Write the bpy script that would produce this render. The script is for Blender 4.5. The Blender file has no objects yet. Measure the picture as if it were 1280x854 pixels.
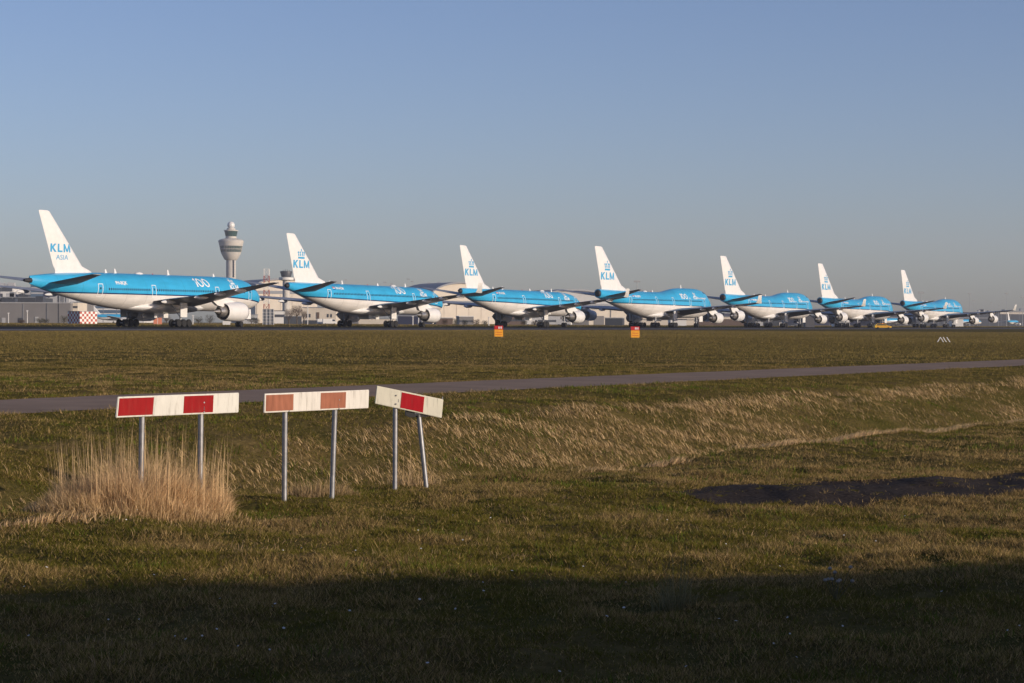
import bpy, bmesh, math, random
import numpy as np
from mathutils import Vector, Matrix
random.seed(7); rng = np.random.default_rng(11)
R = math.radians
scene = bpy.context.scene
COL = scene.collection
F = 2750.0          # focal length in photograph pixels
CZ = 2.05           # eye height over the near grass

# ------------------------------------------------------------------ helpers
def yh(px): return 402.0 + 0.0039 * px
def at(px, py, D):
    return Vector(((px - 640) / F * D, D, CZ + (yh(px) - py) / F * D))
def tag(o, label=None, cat=None, group=None, kind=None):
    if label: o['label'] = label
    if cat: o['category'] = cat
    if group: o['group'] = group
    if kind: o['kind'] = kind
    return o
def empty(name, loc, rz=0.0):
    o = bpy.data.objects.new(name, None); COL.objects.link(o)
    o.location = loc; o.rotation_euler = (0, 0, rz); o.empty_display_size = 0.5
    return o
def new_obj(name, me, mat, parent=None, smooth=False):
    o = bpy.data.objects.new(name, me); COL.objects.link(o)
    if mat is not None: me.materials.append(mat)
    if parent is not None: o.parent = parent
    if smooth:
        for p in me.polygons: p.use_smooth = True
    return o
class MB:
    def __init__(s): s.v = []; s.f = []
    def add(s, vs, fs):
        n = len(s.v); s.v += [tuple(v) for v in vs]; s.f += [tuple(i + n for i in f) for f in fs]; return s
    def box(s, x0, x1, y0, y1, z0, z1):
        return s.add([(x0,y0,z0),(x1,y0,z0),(x1,y1,z0),(x0,y1,z0),(x0,y0,z1),(x1,y0,z1),(x1,y1,z1),(x0,y1,z1)],
                     [(0,3,2,1),(4,5,6,7),(0,1,5,4),(1,2,6,5),(2,3,7,6),(3,0,4,7)])
    def tube(s, a, b, r0, r1=None, n=10):
        a = Vector(a); b = Vector(b); r1 = r0 if r1 is None else r1
        d = (b - a).normalized(); u = d.orthogonal().normalized(); w = d.cross(u)
        vs = []
        for p, r in ((a, r0), (b, r1)):
            for i in range(n):
                t = 2*math.pi*i/n; vs.append(p + (u*math.cos(t) + w*math.sin(t))*r)
        fs = [(i, (i+1) % n, n+(i+1) % n, n+i) for i in range(n)]
        fs += [tuple(reversed(range(n))), tuple(range(n, 2*n))]
        return s.add(vs, fs)
    def rings(s, rings, cap=True):
        n = len(rings[0]); vs = [p for r in rings for p in r]; fs = []
        for k in range(len(rings)-1):
            for i in range(n):
                j = (i+1) % n
                fs.append((k*n+i, k*n+j, (k+1)*n+j, (k+1)*n+i))
        if cap:
            fs.append(tuple(reversed(range(n)))); fs.append(tuple(range((len(rings)-1)*n, len(rings)*n)))
        return s.add(vs, fs)
    def lathe_z(s, prof, c=(0,0,0), n=32):
        return s.rings([[(c[0]+r*math.cos(2*math.pi*i/n), c[1]+r*math.sin(2*math.pi*i/n), c[2]+z) for i in range(n)] for z, r in prof])
    def lathe_x(s, prof, c=(0,0,0), n=28, cap=False):
        return s.rings([[(c[0]+x, c[1]+r*math.cos(2*math.pi*i/n), c[2]+r*math.sin(2*math.pi*i/n)) for i in range(n)] for x, r in prof], cap)
    def prism(s, prof, y0, y1):            # prof: list of (x,z) counter-clockwise seen from -Y
        n = len(prof)
        vs = [(x, y0, z) for x, z in prof] + [(x, y1, z) for x, z in prof]
        fs = [tuple(range(n)), tuple(reversed(range(n, 2*n)))] + [(i, n+i, n+(i+1) % n, (i+1) % n) for i in range(n)]
        return s.add(vs, fs)
    def build(s, name, mat, parent=None, smooth=False, bevel=0.0):
        me = bpy.data.meshes.new(name); me.from_pydata(s.v, [], s.f); me.validate()
        bm = bmesh.new(); bm.from_mesh(me); bmesh.ops.recalc_face_normals(bm, faces=bm.faces)
        if bevel > 0: bmesh.ops.bevel(bm, geom=bm.edges[:], offset=bevel, segments=2, affect='EDGES')
        bm.to_mesh(me); bm.free(); me.update()
        o = new_obj(name, me, mat, parent)
        if smooth:
            for p in me.polygons: p.use_smooth = True
            try: me.set_sharp_from_angle(angle=R(38))
            except Exception: pass
        return o
def dup_tree(o, parent=None):
    c = o.copy(); COL.objects.link(c); c.parent = parent
    for ch in list(o.children): dup_tree(ch, c)
    return c

# value noise in numpy
_T = rng.random((256, 256))
def vnoise(x, y):
    xi = np.floor(x).astype(int); yi = np.floor(y).astype(int); fx = x-xi; fy = y-yi
    fx = fx*fx*(3-2*fx); fy = fy*fy*(3-2*fy)
    a = _T[xi % 256, yi % 256]; b = _T[(xi+1) % 256, yi % 256]; c = _T[xi % 256, (yi+1) % 256]; d = _T[(xi+1) % 256, (yi+1) % 256]
    return (a*(1-fx)+b*fx)*(1-fy)+(c*(1-fx)+d*fx)*fy
def fbm(x, y, o=4):
    s = 0; a = .5; t = 0
    for k in range(o):
        s = s + a*vnoise(x*2**k+17.3*k, y*2**k+5.1*k); t += a; a *= .5
    return s/t

# ------------------------------------------------------------------ materials
def mat(name, col, rough=0.6, metal=0.0, var=0.0, scale=5.0, spec=0.5, bump=0.0, stretch=(1,1,1)):
    m = bpy.data.materials.new(name); m.use_nodes = True; nt = m.node_tree; N = nt.nodes; L = nt.links
    b = N['Principled BSDF']; b.inputs['Roughness'].default_value = rough; b.inputs['Metallic'].default_value = metal
    b.inputs['Specular IOR Level'].default_value = spec
    b.inputs['Base Color'].default_value = (*col, 1)
    if var > 0 or bump > 0:
        tc = N.new('ShaderNodeTexCoord'); mp = N.new('ShaderNodeMapping'); mp.inputs['Scale'].default_value = stretch
        nz = N.new('ShaderNodeTexNoise'); nz.inputs['Scale'].default_value = scale; nz.inputs['Detail'].default_value = 6
        L.new(tc.outputs['Object'], mp.inputs['Vector']); L.new(mp.outputs[0], nz.inputs['Vector'])
        if var > 0:
            cr = N.new('ShaderNodeValToRGB')
            cr.color_ramp.elements[0].position = .3; cr.color_ramp.elements[1].position = .7
            cr.color_ramp.elements[0].color = (*[c*(1-var) for c in col], 1)
            cr.color_ramp.elements[1].color = (*[min(1, c*(1+var)) for c in col], 1)
            L.new(nz.outputs['Fac'], cr.inputs['Fac']); L.new(cr.outputs['Color'], b.inputs['Base Color'])
        if bump > 0:
            bp = N.new('ShaderNodeBump'); bp.inputs['Strength'].default_value = bump
            L.new(nz.outputs['Fac'], bp.inputs['Height']); L.new(bp.outputs[0], b.inputs['Normal'])
    return m
BLUE = (0.036, 0.385, 0.67); NAVY = (0.006, 0.022, 0.10)
M = dict(
    white=mat('white_paint', (.71,.70,.68), .35, var=.05, scale=1.2),
    grey=mat('wing_grey', (.30,.31,.33), .45, var=.15, scale=.6),
    metal=mat('bare_metal', (.50,.47,.43), .35, .8, var=.15, scale=2),
    lip=mat('polished_lip', (.8,.8,.8), .2, 1.0),
    dark=mat('dark_metal', (.02,.02,.022), .6),
    tyre=mat('tyre_rubber', (.012,.012,.013), .8),
    strut=mat('gear_strut', (.42,.42,.42), .5),
    blue=mat('blue_paint', BLUE, .3), navy=mat('navy_paint', NAVY, .3),
    glass=mat('window_glass', (.02,.03,.05), .1),
    whitemark=mat('white_marking', (.80,.80,.80), .4),
    bluemark=mat('blue_marking', (.04,.34,.60), .4),
    orange=mat('orange_patch', (.8,.2,.03), .5),
)
def fuselage_mat(name, a, b, s0, dip):
    m = bpy.data.materials.new(name); m.use_nodes = True; nt = m.node_tree; N = nt.nodes; L = nt.links
    bs = N['Principled BSDF']; bs.inputs['Roughness'].default_value = .28
    tc = N.new('ShaderNodeTexCoord'); sp = N.new('ShaderNodeSeparateXYZ'); L.new(tc.outputs['Object'], sp.inputs[0])
    def mth(op, x, y=None):
        n = N.new('ShaderNodeMath'); n.operation = op
        for i, q in enumerate((x, y)):
            if q is None: continue
            if isinstance(q, (int, float)): n.inputs[i].default_value = q
            else: L.new(q, n.inputs[i])
        return n.outputs[0]
    x, z = sp.outputs['X'], sp.outputs['Z']
    e = mth('MAXIMUM', mth('SUBTRACT', x, s0), 0.0)
    line = mth('SUBTRACT', mth('ADD', mth('MULTIPLY', x, b), a), mth('MULTIPLY', mth('MULTIPLY', e, e), dip))
    top = mth('GREATER_THAN', z, line); low = mth('GREATER_THAN', z, mth('SUBTRACT', line, .2))
    nz = N.new('ShaderNodeTexNoise'); nz.inputs['Scale'].default_value = .8; nz.inputs['Detail'].default_value = 8
    mp = N.new('ShaderNodeMapping'); mp.inputs['Scale'].default_value = (.25, 1, 2.2)
    L.new(tc.outputs['Object'], mp.inputs['Vector']); L.new(mp.outputs[0], nz.inputs['Vector'])
    cr = N.new('ShaderNodeValToRGB'); cr.color_ramp.elements[0].position = .3; cr.color_ramp.elements[1].position = .65
    cr.color_ramp.elements[0].color = (.68,.65,.61,1); cr.color_ramp.elements[1].color = (.80,.77,.73,1)
    L.new(nz.outputs['Fac'], cr.inputs['Fac'])
    m1 = N.new('ShaderNodeMix'); m1.data_type = 'RGBA'; L.new(low, m1.inputs[0]); L.new(cr.outputs[0], m1.inputs[6]); m1.inputs[7].default_value = (*NAVY, 1)
    crb = N.new('ShaderNodeValToRGB'); crb.color_ramp.elements[0].position = .3; crb.color_ramp.elements[1].position = .7
    crb.color_ramp.elements[0].color = (*[c*.92 for c in BLUE], 1); crb.color_ramp.elements[1].color = (*[c*1.05 for c in BLUE], 1)
    L.new(nz.outputs['Fac'], crb.inputs['Fac'])
    m2 = N.new('ShaderNodeMix'); m2.data_type = 'RGBA'; L.new(top, m2.inputs[0]); L.new(m1.outputs[2], m2.inputs[6]); L.new(crb.outputs[0], m2.inputs[7])
    sm_ = mth('GREATER_THAN', mth('FRACT', mth('DIVIDE', x, 5.3)), .985)
    n2 = N.new('ShaderNodeTexNoise'); n2.inputs['Scale'].default_value = .35; n2.inputs['Detail'].default_value = 10; n2.inputs['Roughness'].default_value = .65; L.new(tc.outputs['Object'], n2.inputs['Vector'])
    gr = N.new('ShaderNodeValToRGB'); gr.color_ramp.elements[0].position = .42; gr.color_ramp.elements[0].color = (.92,.915,.91,1); gr.color_ramp.elements[1].position = .62; L.new(n2.outputs['Fac'], gr.inputs['Fac'])
    m3 = N.new('ShaderNodeMix'); m3.data_type = 'RGBA'; m3.blend_type = 'MULTIPLY'; m3.inputs[0].default_value = 1; L.new(m2.outputs[2], m3.inputs[6]); L.new(gr.outputs[0], m3.inputs[7])
    m4 = N.new('ShaderNodeMix'); m4.data_type = 'RGBA'; m4.blend_type = 'MULTIPLY'; L.new(mth('MULTIPLY', sm_, .5), m4.inputs[0]); L.new(m3.outputs[2], m4.inputs[6]); m4.inputs[7].default_value = (.4,.4,.4,1)
    L.new(m4.outputs[2], bs.inputs['Base Color'])
    return m

# ------------------------------------------------------------------ text and emblems as flat meshes
def text_polys(s, size, bold=0.0):
    cu = bpy.data.curves.new('t', 'FONT'); cu.body = s; cu.size = size; cu.offset = bold; cu.resolution_u = 3
    ob = bpy.data.objects.new('t', cu); COL.objects.link(ob)
    bpy.context.view_layer.update()
    dg = bpy.context.evaluated_depsgraph_get()
    me = bpy.data.meshes.new_from_object(ob.evaluated_get(dg))
    bpy.data.objects.remove(ob)
    return me
def projected(name, me, fn, material, parent, width=None, cuts=1, origin=(0,0)):
    """lay a flat mesh (x,y in its plane) on a surface through fn(u, v) -> (x, y, z)"""
    bm = bmesh.new(); bm.from_mesh(me)
    bmesh.ops.triangulate(bm, faces=bm.faces)
    if cuts: bmesh.ops.subdivide_edges(bm, edges=bm.edges[:], cuts=cuts, use_grid_fill=True)
    bmesh.ops.triangulate(bm, faces=bm.faces)
    xs = [v.co.x for v in bm.verts]; x0, x1 = min(xs), max(xs); k = (width/(x1-x0)) if width else 1.0
    for v in bm.verts:
        v.co = Vector(fn(origin[0] + (v.co.x - x0)*k, origin[1] + v.co.y))
    out = bpy.data.meshes.new(name); bm.to_mesh(out); bm.free()
    return new_obj(name, out, material, parent)
def poly_mesh(polys):
    me = bpy.data.meshes.new('p'); vs = []; fs = []
    for p in polys:
        n = len(vs); vs += [(a, b, 0) for a, b in p]; fs.append(tuple(range(n, n+len(p))))
    me.from_pydata(vs, [], fs); return me
def klm_mesh(h):
    K = [[(0,0),(.22,0),(.22,1),(0,1)], [(.22,.36),(.41,.56),(.78,1),(.50,1),(.22,.66)], [(.41,.56),(.27,.413),(.53,0),(.82,0)]]
    L = [[(0,0),(.65,0),(.65,.2),(.22,.2),(.22,1),(0,1)]]
    Mm = [[(0,0),(.2,0),(.2,1),(0,1)], [(.8,0),(1,0),(1,1),(.8,1)], [(.2,1),(.2,.58),(.41,.05),(.59,.05),(.8,.58),(.8,1),(.5,.30)]]
    P = []
    for x0, g in ((0, K), (.96, L), (1.76, Mm)):
        P += [[((x0+a)*h, b*h) for a, b in p] for p in g]
    return poly_mesh(P)
def hundred_mesh(h):
    P = [[(.06*h,.72*h),(.22*h,.80*h),(.22*h,0),(.40*h,0),(.40*h,h),(.28*h,h),(.06*h,.86*h)]]
    for cx in (.86, 1.50):
        n = 20
        for i in range(n):
            a, b = 2*math.pi*i/n, 2*math.pi*(i+1)/n; o_, q = (.40, .5), (.24, .36)
            f = lambda t, r: ((cx+r[0]*math.cos(t)-.10*math.sin(t))*h, (.5+r[1]*math.sin(t))*h)
            P.append([f(a, q), f(a, o_), f(b, o_), f(b, q)])
        if cx == .86: P = P
    # the two rings stand apart so that no faces overlap
    return poly_mesh([[(x+(.24*h if k > 20 else 0), y) for x, y in p] for k, p in enumerate(P)])
def lettering_mesh(txt, size, bold):
    if txt == '100': return hundred_mesh(size*.78)
    return klm_mesh(size*.72) if txt == 'KLM' else text_polys(txt, size, bold)
def crown_mesh(w):
    P = []
    def rect(cx, cy, a, b, t=0):
        c, s_ = math.cos(t), math.sin(t)
        P.append([(w*(cx+x*c-y*s_), w*(cy+x*s_+y*c)) for x, y in ((-a,-b),(a,-b),(a,b),(-a,b))])
    def disc(cx, cy, r): P.append([(w*(cx+r*math.cos(i*math.pi/4)), w*(cy+r*math.sin(i*math.pi/4))) for i in range(8)])
    rect(0, .05, .40, .07); 
    for i, t in enumerate((-.30,-.10,.10,.30)): rect(t*1.15, .27, .055, .09, -t*.8)
    for t in (-.40,-.16,.16,.40): disc(t, .45, .085)
    rect(0, .62, .028, .12); rect(0, .64, .09, .026)
    return poly_mesh(P)

# ------------------------------------------------------------------ aircraft
def smooth_interp(S, keys, vals):
    return np.interp(S, keys, vals)
def lift_mesh(secs, n=14, vertical=False):
    """loft of airfoil sections (s_front, s_back, span, height, thickness ratio)"""
    rings = []
    for sf, sb, y, z, t in secs:
        c = sf - sb; ring = []
        xs = [0.5*(1-math.cos(math.pi*i/n)) for i in range(n+1)]
        def th(q): return 5*t*c*(.2969*math.sqrt(q)-.126*q-.3516*q*q+.2843*q**3-.1036*q**4)
        up = [(sf-q*c, th(q)) for q in xs]; lo = [(sf-q*c, -th(q)) for q in reversed(xs[1:-1])]
        for sx, h in up+lo:
            ring.append((sx, h, z) if vertical else (sx, y, z+h))
        rings.append(ring)
    return MB().rings(rings)

def make_airliner(spec):
    root = empty('airliner', (0,0,0))
    L_ = spec['L']; st = np.array(spec['stations'], float)
    S = np.unique(np.concatenate([np.linspace(0, L_-6, 60), np.linspace(L_-6, L_, 30)]))
    K = st[:,0]
    def sm(col):
        v = np.interp(S, K, st[:,col]); w = v.copy()
        for _ in range(3): w[1:-1] = .25*w[:-2]+.5*w[1:-1]+.25*w[2:]
        return w
    top, bot, mid, wid = sm(1), sm(2), sm(3), sm(4)
    def surf(s, z, off=.02):
        t = np.interp(s, S, top); b = np.interp(s, S, bot); m = np.interp(s, S, mid); w = np.interp(s, S, wid)
        q = (z-m)/(t-m) if z > m else (m-z)/(m-b)
        q = max(-.999, min(.999, q))
        return (s, -(w*math.sqrt(1-q*q)) - off, z)
    fm = fuselage_mat(spec['name']+'_livery', *spec['line'])
    n = 56; rings = []
    for i, s in enumerate(S):
        ring = []
        for k in range(n):
            t = 2*math.pi*k/n; c, sn = math.cos(t), math.sin(t)
            ring.append((s, wid[i]*c, mid[i] + (top[i]-mid[i] if sn > 0 else mid[i]-bot[i])*sn))
        rings.append(ring)
    fus = MB().rings(rings).build('fuselage', fm, root, smooth=True)
    # exhaust of the auxiliary power unit at the very tail
    e = spec['apu']
    MB().lathe_x([(-e[2], e[1]*.55), (-e[2]*.4, e[1]*.8), (.25, e[1]*1.02)], (0, 0, e[0]), 16, True).build('tail_exhaust', M['dark'], root, True)
    # belly fairing
    fb = spec['fairing']; rr = []
    for q in np.linspace(0, 1, 14):
        s = fb[0] + (fb[1]-fb[0])*q; k = math.sin(math.pi*q)**.55 if 0 < q < 1 else .02
        ring = []
        for i in range(32):
            t = 2*math.pi*i/32; ring.append((s, (fb[2])*k*math.cos(t), fb[3]+ (fb[4])*k*math.sin(t)))
        rr.append(ring)
    MB().rings(rr).build('belly_fairing', M['white'], root, True)
    # fin
    f = spec['fin']   # (root LE, root TE, z root, tip LE, tip TE, z tip, thickness)
    secs = [(f[0]+2.4, f[1], 0, f[2]-.1, f[6]*.75), (f[0]+.7, f[1]-.05, 0, f[2]+.75, f[6]*.95), (f[0]+(f[3]-f[0])*.14, f[1]+(f[4]-f[1])*.14, 0, f[2]+(f[5]-f[2])*.14, f[6]), (f[0]+(f[3]-f[0])*.5, f[1]+(f[4]-f[1])*.5, 0, (f[2]+f[5])/2, f[6]), (f[3], f[4], 0, f[5]-.15, f[6]), (f[3]-.5, f[4]+.1, 0, f[5], f[6]*.6)]
    fin = lift_mesh(secs, vertical=True).build('tail_fin', M['white'], root, True)
    def finpt(s, z):
        q = (z-f[2])/(f[5]-f[2]); le = f[0]+(f[3]-f[0])*q; te = f[1]+(f[4]-f[1])*q; c = le-te
        u = max(0.0, min(1.0, (le-s)/c)); t = f[6]
        return (s, -(5*t*c*(.2969*math.sqrt(u)-.126*u-.3516*u*u+.2843*u**3-.1036*u**4)) - .03, z)
    # rudder seam
    for lt in spec['fin_text']:
        projected('lettering', lettering_mesh(lt[0], lt[4], lt[5]), finpt, M['bluemark'], fin, lt[3], 1, (lt[1], lt[2]))
    if spec.get('fin_crown'):
        c = spec['fin_crown']; projected('crown_emblem', crown_mesh(c[2]), finpt, M['bluemark'], fin, c[2], 1, (c[0], c[1]))
    # stabilisers
    h = spec['stab']  # root LE, TE, z ; tip LE, TE, z, span ; thickness
    for sg in (-1, 1):
        lift_mesh([(h[0], h[1], sg*.3, h[2]-.1, .1), (h[3], h[4], sg*h[6], h[5], .09), (h[3]-.4, h[4]+.05, sg*(h[6]+.25), h[5]+.02, .05)]).build('tailplane', M['grey'], root, True)
    # wings
    w = spec['wing']
    for sg in (-1, 1):
        wo = lift_mesh([(a, b, sg*y, z, t) for a, b, y, z, t in w]).build('wing', M['grey'], root, True)
        a, b, y, z, t = w[-1]
        if spec['winglet']:
            hh = spec['winglet']; c = a-b
            lift_mesh([(a, b, sg*y, z, .08)]+[(a-c*.35, b-.2, sg*(y+.45), z+.5, .08), (b+.25*c, b-hh*.5-.2, sg*(y+.45+hh*.38), z+hh, .08)]).build('winglet', M['white'], wo, True)
        for fy in spec['fairings']:
            ys = [q[2] for q in w]; te = np.interp(fy, ys, [q[1] for q in w]); zz = np.interp(fy, ys, [q[3] for q in w])
            ln = 3.0 if fy < 15 else 2.3
            MB().lathe_x([(-1.1, .05), (-.6, .22), (.3, .36), (ln*.7, .3), (ln, .05)], (te, sg*fy, zz-.38), 12, True).build('flap_fairing', M['white'], wo, True)
        for (ey, ez, r, s_front, s_lip, s_core, s_cone) in spec['engines']:
            en = MB()
            ln = s_front-s_lip; c = (0, sg*ey, ez)
            prof = [(s_front-.9*r, .80*r), (s_front-.25, .80*r), (s_front, .86*r), (s_front-.12, .91*r), (s_front-.8, .985*r), (s_front-ln*.4, r), (s_front-ln*.75, .95*r), (s_lip, .86*r), (s_lip+.02, .84*r), (s_lip+1.6, .86*r)]
            eo = en.lathe_x(prof, c, 32).build('engine', M['white'], root, True)
            MB().lathe_x([(s_front-.22, .795*r), (s_front+.01, .865*r), (s_front-.14, .915*r), (s_front-.3, .945*r)], c, 32).build('intake_lip', M['lip'], eo, True)
            MB().lathe_x([(s_front-.95*r, .82*r), (s_front-.94*r, .25*r), (s_front-.5*r, .02)], c, 24, True).build('fan', M['dark'], eo, True)
            MB().lathe_x([(s_lip+.9, .85*r), (s_lip+.88, .5*r)], c, 24, True).build('fan_duct', M['dark'], eo, True)
            MB().lathe_x([(s_lip+1.2, .62*r), (s_lip+.2, .60*r), (s_core, .40*r), (s_core+.02, .37*r), (s_core+.5, .36*r)], c, 28).build('core_cowl', M['metal'], eo, True)
            MB().lathe_x([(s_core+.6, .30*r), (s_core, .27*r), (s_cone, .03)], c, 20, True).build('exhaust_cone', M['metal'], eo, True)
            ys = [q[2] for q in w]; le = np.interp(ey, ys, [q[0] for q in w]); te = np.interp(ey, ys, [q[1] for q in w]); zz = np.interp(ey, ys, [q[3] for q in w])
            pts = [(s_front-ln*.35, ez+r*.93), (le+.5, zz+.12), (le-(le-te)*.35, zz-.25), (s_core-.6, ez+r*.62), (s_lip+.2, ez+r*.42), (s_lip+.8, ez+r*.6)]
            pv = [(x, sg*ey-.28, z) for x, z in pts]+[(x, sg*ey+.28, z) for x, z in pts]; k = len(pts)
            MB().add(pv, [tuple(range(k)), tuple(reversed(range(k, 2*k)))]+[(i, k+i, k+(i+1) % k, (i+1) % k) for i in range(k)]).build('pylon', M['white'], root)
    # landing gear
    tl = spec['tilt']
    for (gs, gy, axles, wr, ztop, dy) in spec['gear']:
        for sg in ((-1, 1) if gy else (1,)):
            z0 = wr + tl*(gs-spec['pivot'])
            g = MB().tube((gs, sg*gy, z0), (gs, sg*gy*1.05, ztop), .17 if axles > 1 else .12, .22 if axles > 1 else .15, 12)
            g.tube((gs, sg*gy, z0+1.0), (gs+(1.6 if not gy else 0), sg*gy*(.55 if gy else 1), ztop), .08, .08, 8)
            sp = 1.45
            xs = [(k-(axles-1)/2)*sp for k in range(axles)]
            if axles > 1: g.tube((gs+xs[0], sg*gy, z0), (gs+xs[-1], sg*gy, z0), .12, .12, 8)
            for x in xs: g.tube((gs+x, sg*gy-dy, z0), (gs+x, sg*gy+dy, z0), .07, .07, 8)
            go = g.build('landing_gear', M['strut'], root, True)
            for x in xs:
                for d in (-dy, dy):
                    pr = [(-.22, wr*.55), (-.22, wr*.9), (-.14, wr), (.14, wr), (.22, wr*.9), (.22, wr*.55)]
                    nn = 20
                    MB().rings([[(gs+x+r*math.cos(2*math.pi*i/nn), sg*gy+d+y, z0+r*math.sin(2*math.pi*i/nn)) for i in range(nn)] for y, r in pr]).build('wheel', M['tyre'], go, True)
            # gear door
            if gy > 3:
                q = MB().box(gs-1.0, gs+.9, sg*(gy+.75)-.05, sg*(gy+.75)+.05, z0+1.0, ztop-.3)
                q.build('gear_door', M['white'], go)
                MB().box(gs-1.5, gs+2.4, sg*(1.2)-.05, sg*(1.2)+.05, 1.55, 2.9).build('gear_door', M['white'], go)
            elif gy == 0:
                for dd in (-.7, .7): MB().box(gs+.3, gs+2.6, dd-.03, dd+.03, z0+.9, ztop).build('gear_door', M['white'], go)
    # doors (white outline), windows, markings
    zf = spec['zw']
    for s, wdt, h_ in spec['doors']:
        z1 = zf-h_*.62; z2 = zf+h_*.38; t = .10; P = []
        for (a0, a1, b0, b1) in ((s-wdt/2, s+wdt/2, z2-t, z2), (s-wdt/2, s+wdt/2, z1, z1+t), (s-wdt/2, s-wdt/2+t, z1+t, z2-t), (s+wdt/2-t, s+wdt/2, z1+t, z2-t)):
            P.append([(a0, b0), (a1, b0), (a1, b1), (a0, b1)])
        me = poly_mesh(P); d = projected('door', me, lambda u, v: surf(u, v, .03), M['whitemark'], root, None, 3, (s-wdt/2, 0))
        pm = poly_mesh([[(s-.14, zf-.1), (s+.14, zf-.1), (s+.14, zf+.26), (s-.14, zf+.26)]])
        projected('door_window', pm, lambda u, v: surf(u, v, .03), M['glass'], d, None, 1, (s-.14, 0))
    wme = None
    for (s0, s1) in spec['windows']:
        k = int((s1-s0)/.53)
        for i in range(k):
            s = s0 + i*.53
            if any(abs(s-d[0]) < d[1]*.5+.25 for d in spec['doors']): continue
            if spec['name'] == 'triple' and abs(math.sin(i*1.7)) < .06: continue
            if wme is None:
                vv = []
                for k2 in range(10):
                    a = 2*math.pi*k2/10; vv.append((.14*math.cos(a), .21*math.sin(a)))
                base = surf((s0+s1)/2, zf)
                me = bpy.data.meshes.new('window'); me.from_pydata([(u, surf((s0+s1)/2, zf+v)[1]-base[1], v) for u, v in vv], [], [tuple(range(10))])
                me.materials.append(M['glass']); wme = me
            p = surf(s, zf, .03); o = bpy.data.objects.new('window', wme); COL.objects.link(o); o.parent = root; o.location = p
            p2 = surf(s+.2, zf, .03); o.rotation_euler = (0, 0, math.atan2(p2[1]-p[1], .2))
    for sl in spec['cockpit']:
        me = poly_mesh([[(a, b) for a, b in sl]])
        projected('cockpit_window', me, lambda u, v: surf(u, v, .03), M['glass'], root, None, 2, (min(a for a, b in sl), 0))
    for (txt, s, z, wd, size, bold) in spec['marks']:
        projected('lettering', lettering_mesh(txt, size, bold), lambda u, v: surf(u, v, .03), M['whitemark'], root, wd, 1, (s, z))
    for (s, z, wd) in spec['crowns']:
        projected('crown_emblem', crown_mesh(wd), lambda u, v: surf(u, v, .03), M['whitemark'], root, wd, 1, (s, z))
    if spec.get('flag'):
        s, z = spec['flag']
        for k, cl in enumerate(((.5,.02,.03), (.8,.8,.8), (.02,.05,.3))):
            me = poly_mesh([[(s, z-k*.17-.17), (s+.8, z-k*.17-.17), (s+.8, z-k*.17), (s, z-k*.17)]])
            projected('flag_stripe', me, lambda u, v: surf(u, v, .03), mat('flag_paint', cl, .4), root, None, 1, (s, 0))
    for s, hh in spec['antennas']:
        zt_ = float(np.interp(s, S, top)); MB().add([(s-.35,-.05,zt_-.1),(s+.35,-.05,zt_-.1),(s+.35,.05,zt_-.1),(s-.35,.05,zt_-.1),(s-.3,0,zt_+hh),(s-.05,0,zt_+hh)],[(0,1,5,4),(2,3,4,5),(1,2,5),(3,0,4),(0,3,2,1)]).build('antenna', M['white'], root)
    for s in spec.get('domes', ()):
        zt_ = float(np.interp(s, S, top)); MB().rings([[(s+1.1*k*math.cos(a), .5*k*math.sin(a), zt_-.05+.38*math.sqrt(max(0,1-k*k))) for a in [2*math.pi*i/16 for i in range(16)]] for k in (1,.85,.5,.05)]).build('antenna_dome', M['white'], root, True)
    MB().lathe_z([(-.12,.08),(0,.12),(.1,.03)], (spec['pivot'], 0, float(np.interp(spec['pivot'], S, top))+.06), 10).build('beacon_light', mat('red_beacon', (.5,.02,.02), .3), root)
    return root

TRIPLE = dict(name='triple', L=63.7, tilt=0, pivot=32,
  stations=[(0,8.05,6.75,7.4,.12),(1.5,8.2,6.3,7.3,.75),(5,8.5,5.5,7.0,1.45),(10,8.75,4.55,6.7,2.2),(16,8.88,3.55,6.2,2.85),(22,8.9,2.9,5.9,3.07),(27,8.9,2.75,5.82,3.1),(52,8.9,2.75,5.82,3.1),(56,8.75,2.8,5.75,3.0),(59,8.25,3.05,5.55,2.6),(61,7.4,3.4,5.3,2.1),(62.7,6.35,4.0,5.05,1.3),(63.4,5.65,4.4,4.95,.7),(63.7,5.05,4.85,4.95,.05)],
  line=(5.62,-.004,46,.0032), apu=(7.3,.42,1.3), fairing=(22,47,3.35,3.35,1.15),
  fin=(14.3,6.3,8.4,4.8,2.2,18.5,.10), fin_text=[('KLM',5.0,11.95,4.7,1.85,.035),('ASIA',6.3,10.75,2.8,1.15,.0)],
  stab=(11.2,3.6,7.0,4.2,1.6,8.2,10.8),
  wing=[(43.5,28.6,2.2,4.3,.11),(38.6,28.4,9.8,5.0,.10),(31.5,25.5,20.0,6.1,.09),(25.1,22.8,30.2,7.2,.08),(24.2,22.7,30.6,7.25,.05)],
  winglet=0, fairings=(5.2,12.5,17.5,22.5), engines=[(9.6,2.65,1.7,44.8,39.0,37.7,36.3)],
  gear=[(32.4,5.5,3,.66,4.4,.7),(58.0,0,1,.53,3.2,.35)],
  zw=6.2, doors=[(14.5,1.15,2.2),(28.4,1.15,2.2),(46.8,1.15,2.2),(57.3,1.15,2.2)], windows=[(16.0,56)],
  cockpit=[[(60.3,6.55),(61.3,6.35),(61.0,6.95),(60.3,7.2)],[(59.1,6.7),(60.15,6.58),(60.15,7.25),(59.2,7.3)]],
  marks=[('100',40.7,6.95,4.2,1.9,.03),('PH-BQK',18.4,7.0,3.0,.75,.02),('KLM',51.0,6.7,2.6,1.1,.04)],
  crowns=[(51.5,7.6,1.5)], antennas=[(19.3,.6),(21.8,.75),(36.5,.9),(50,.5)], domes=[28.2])
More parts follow.
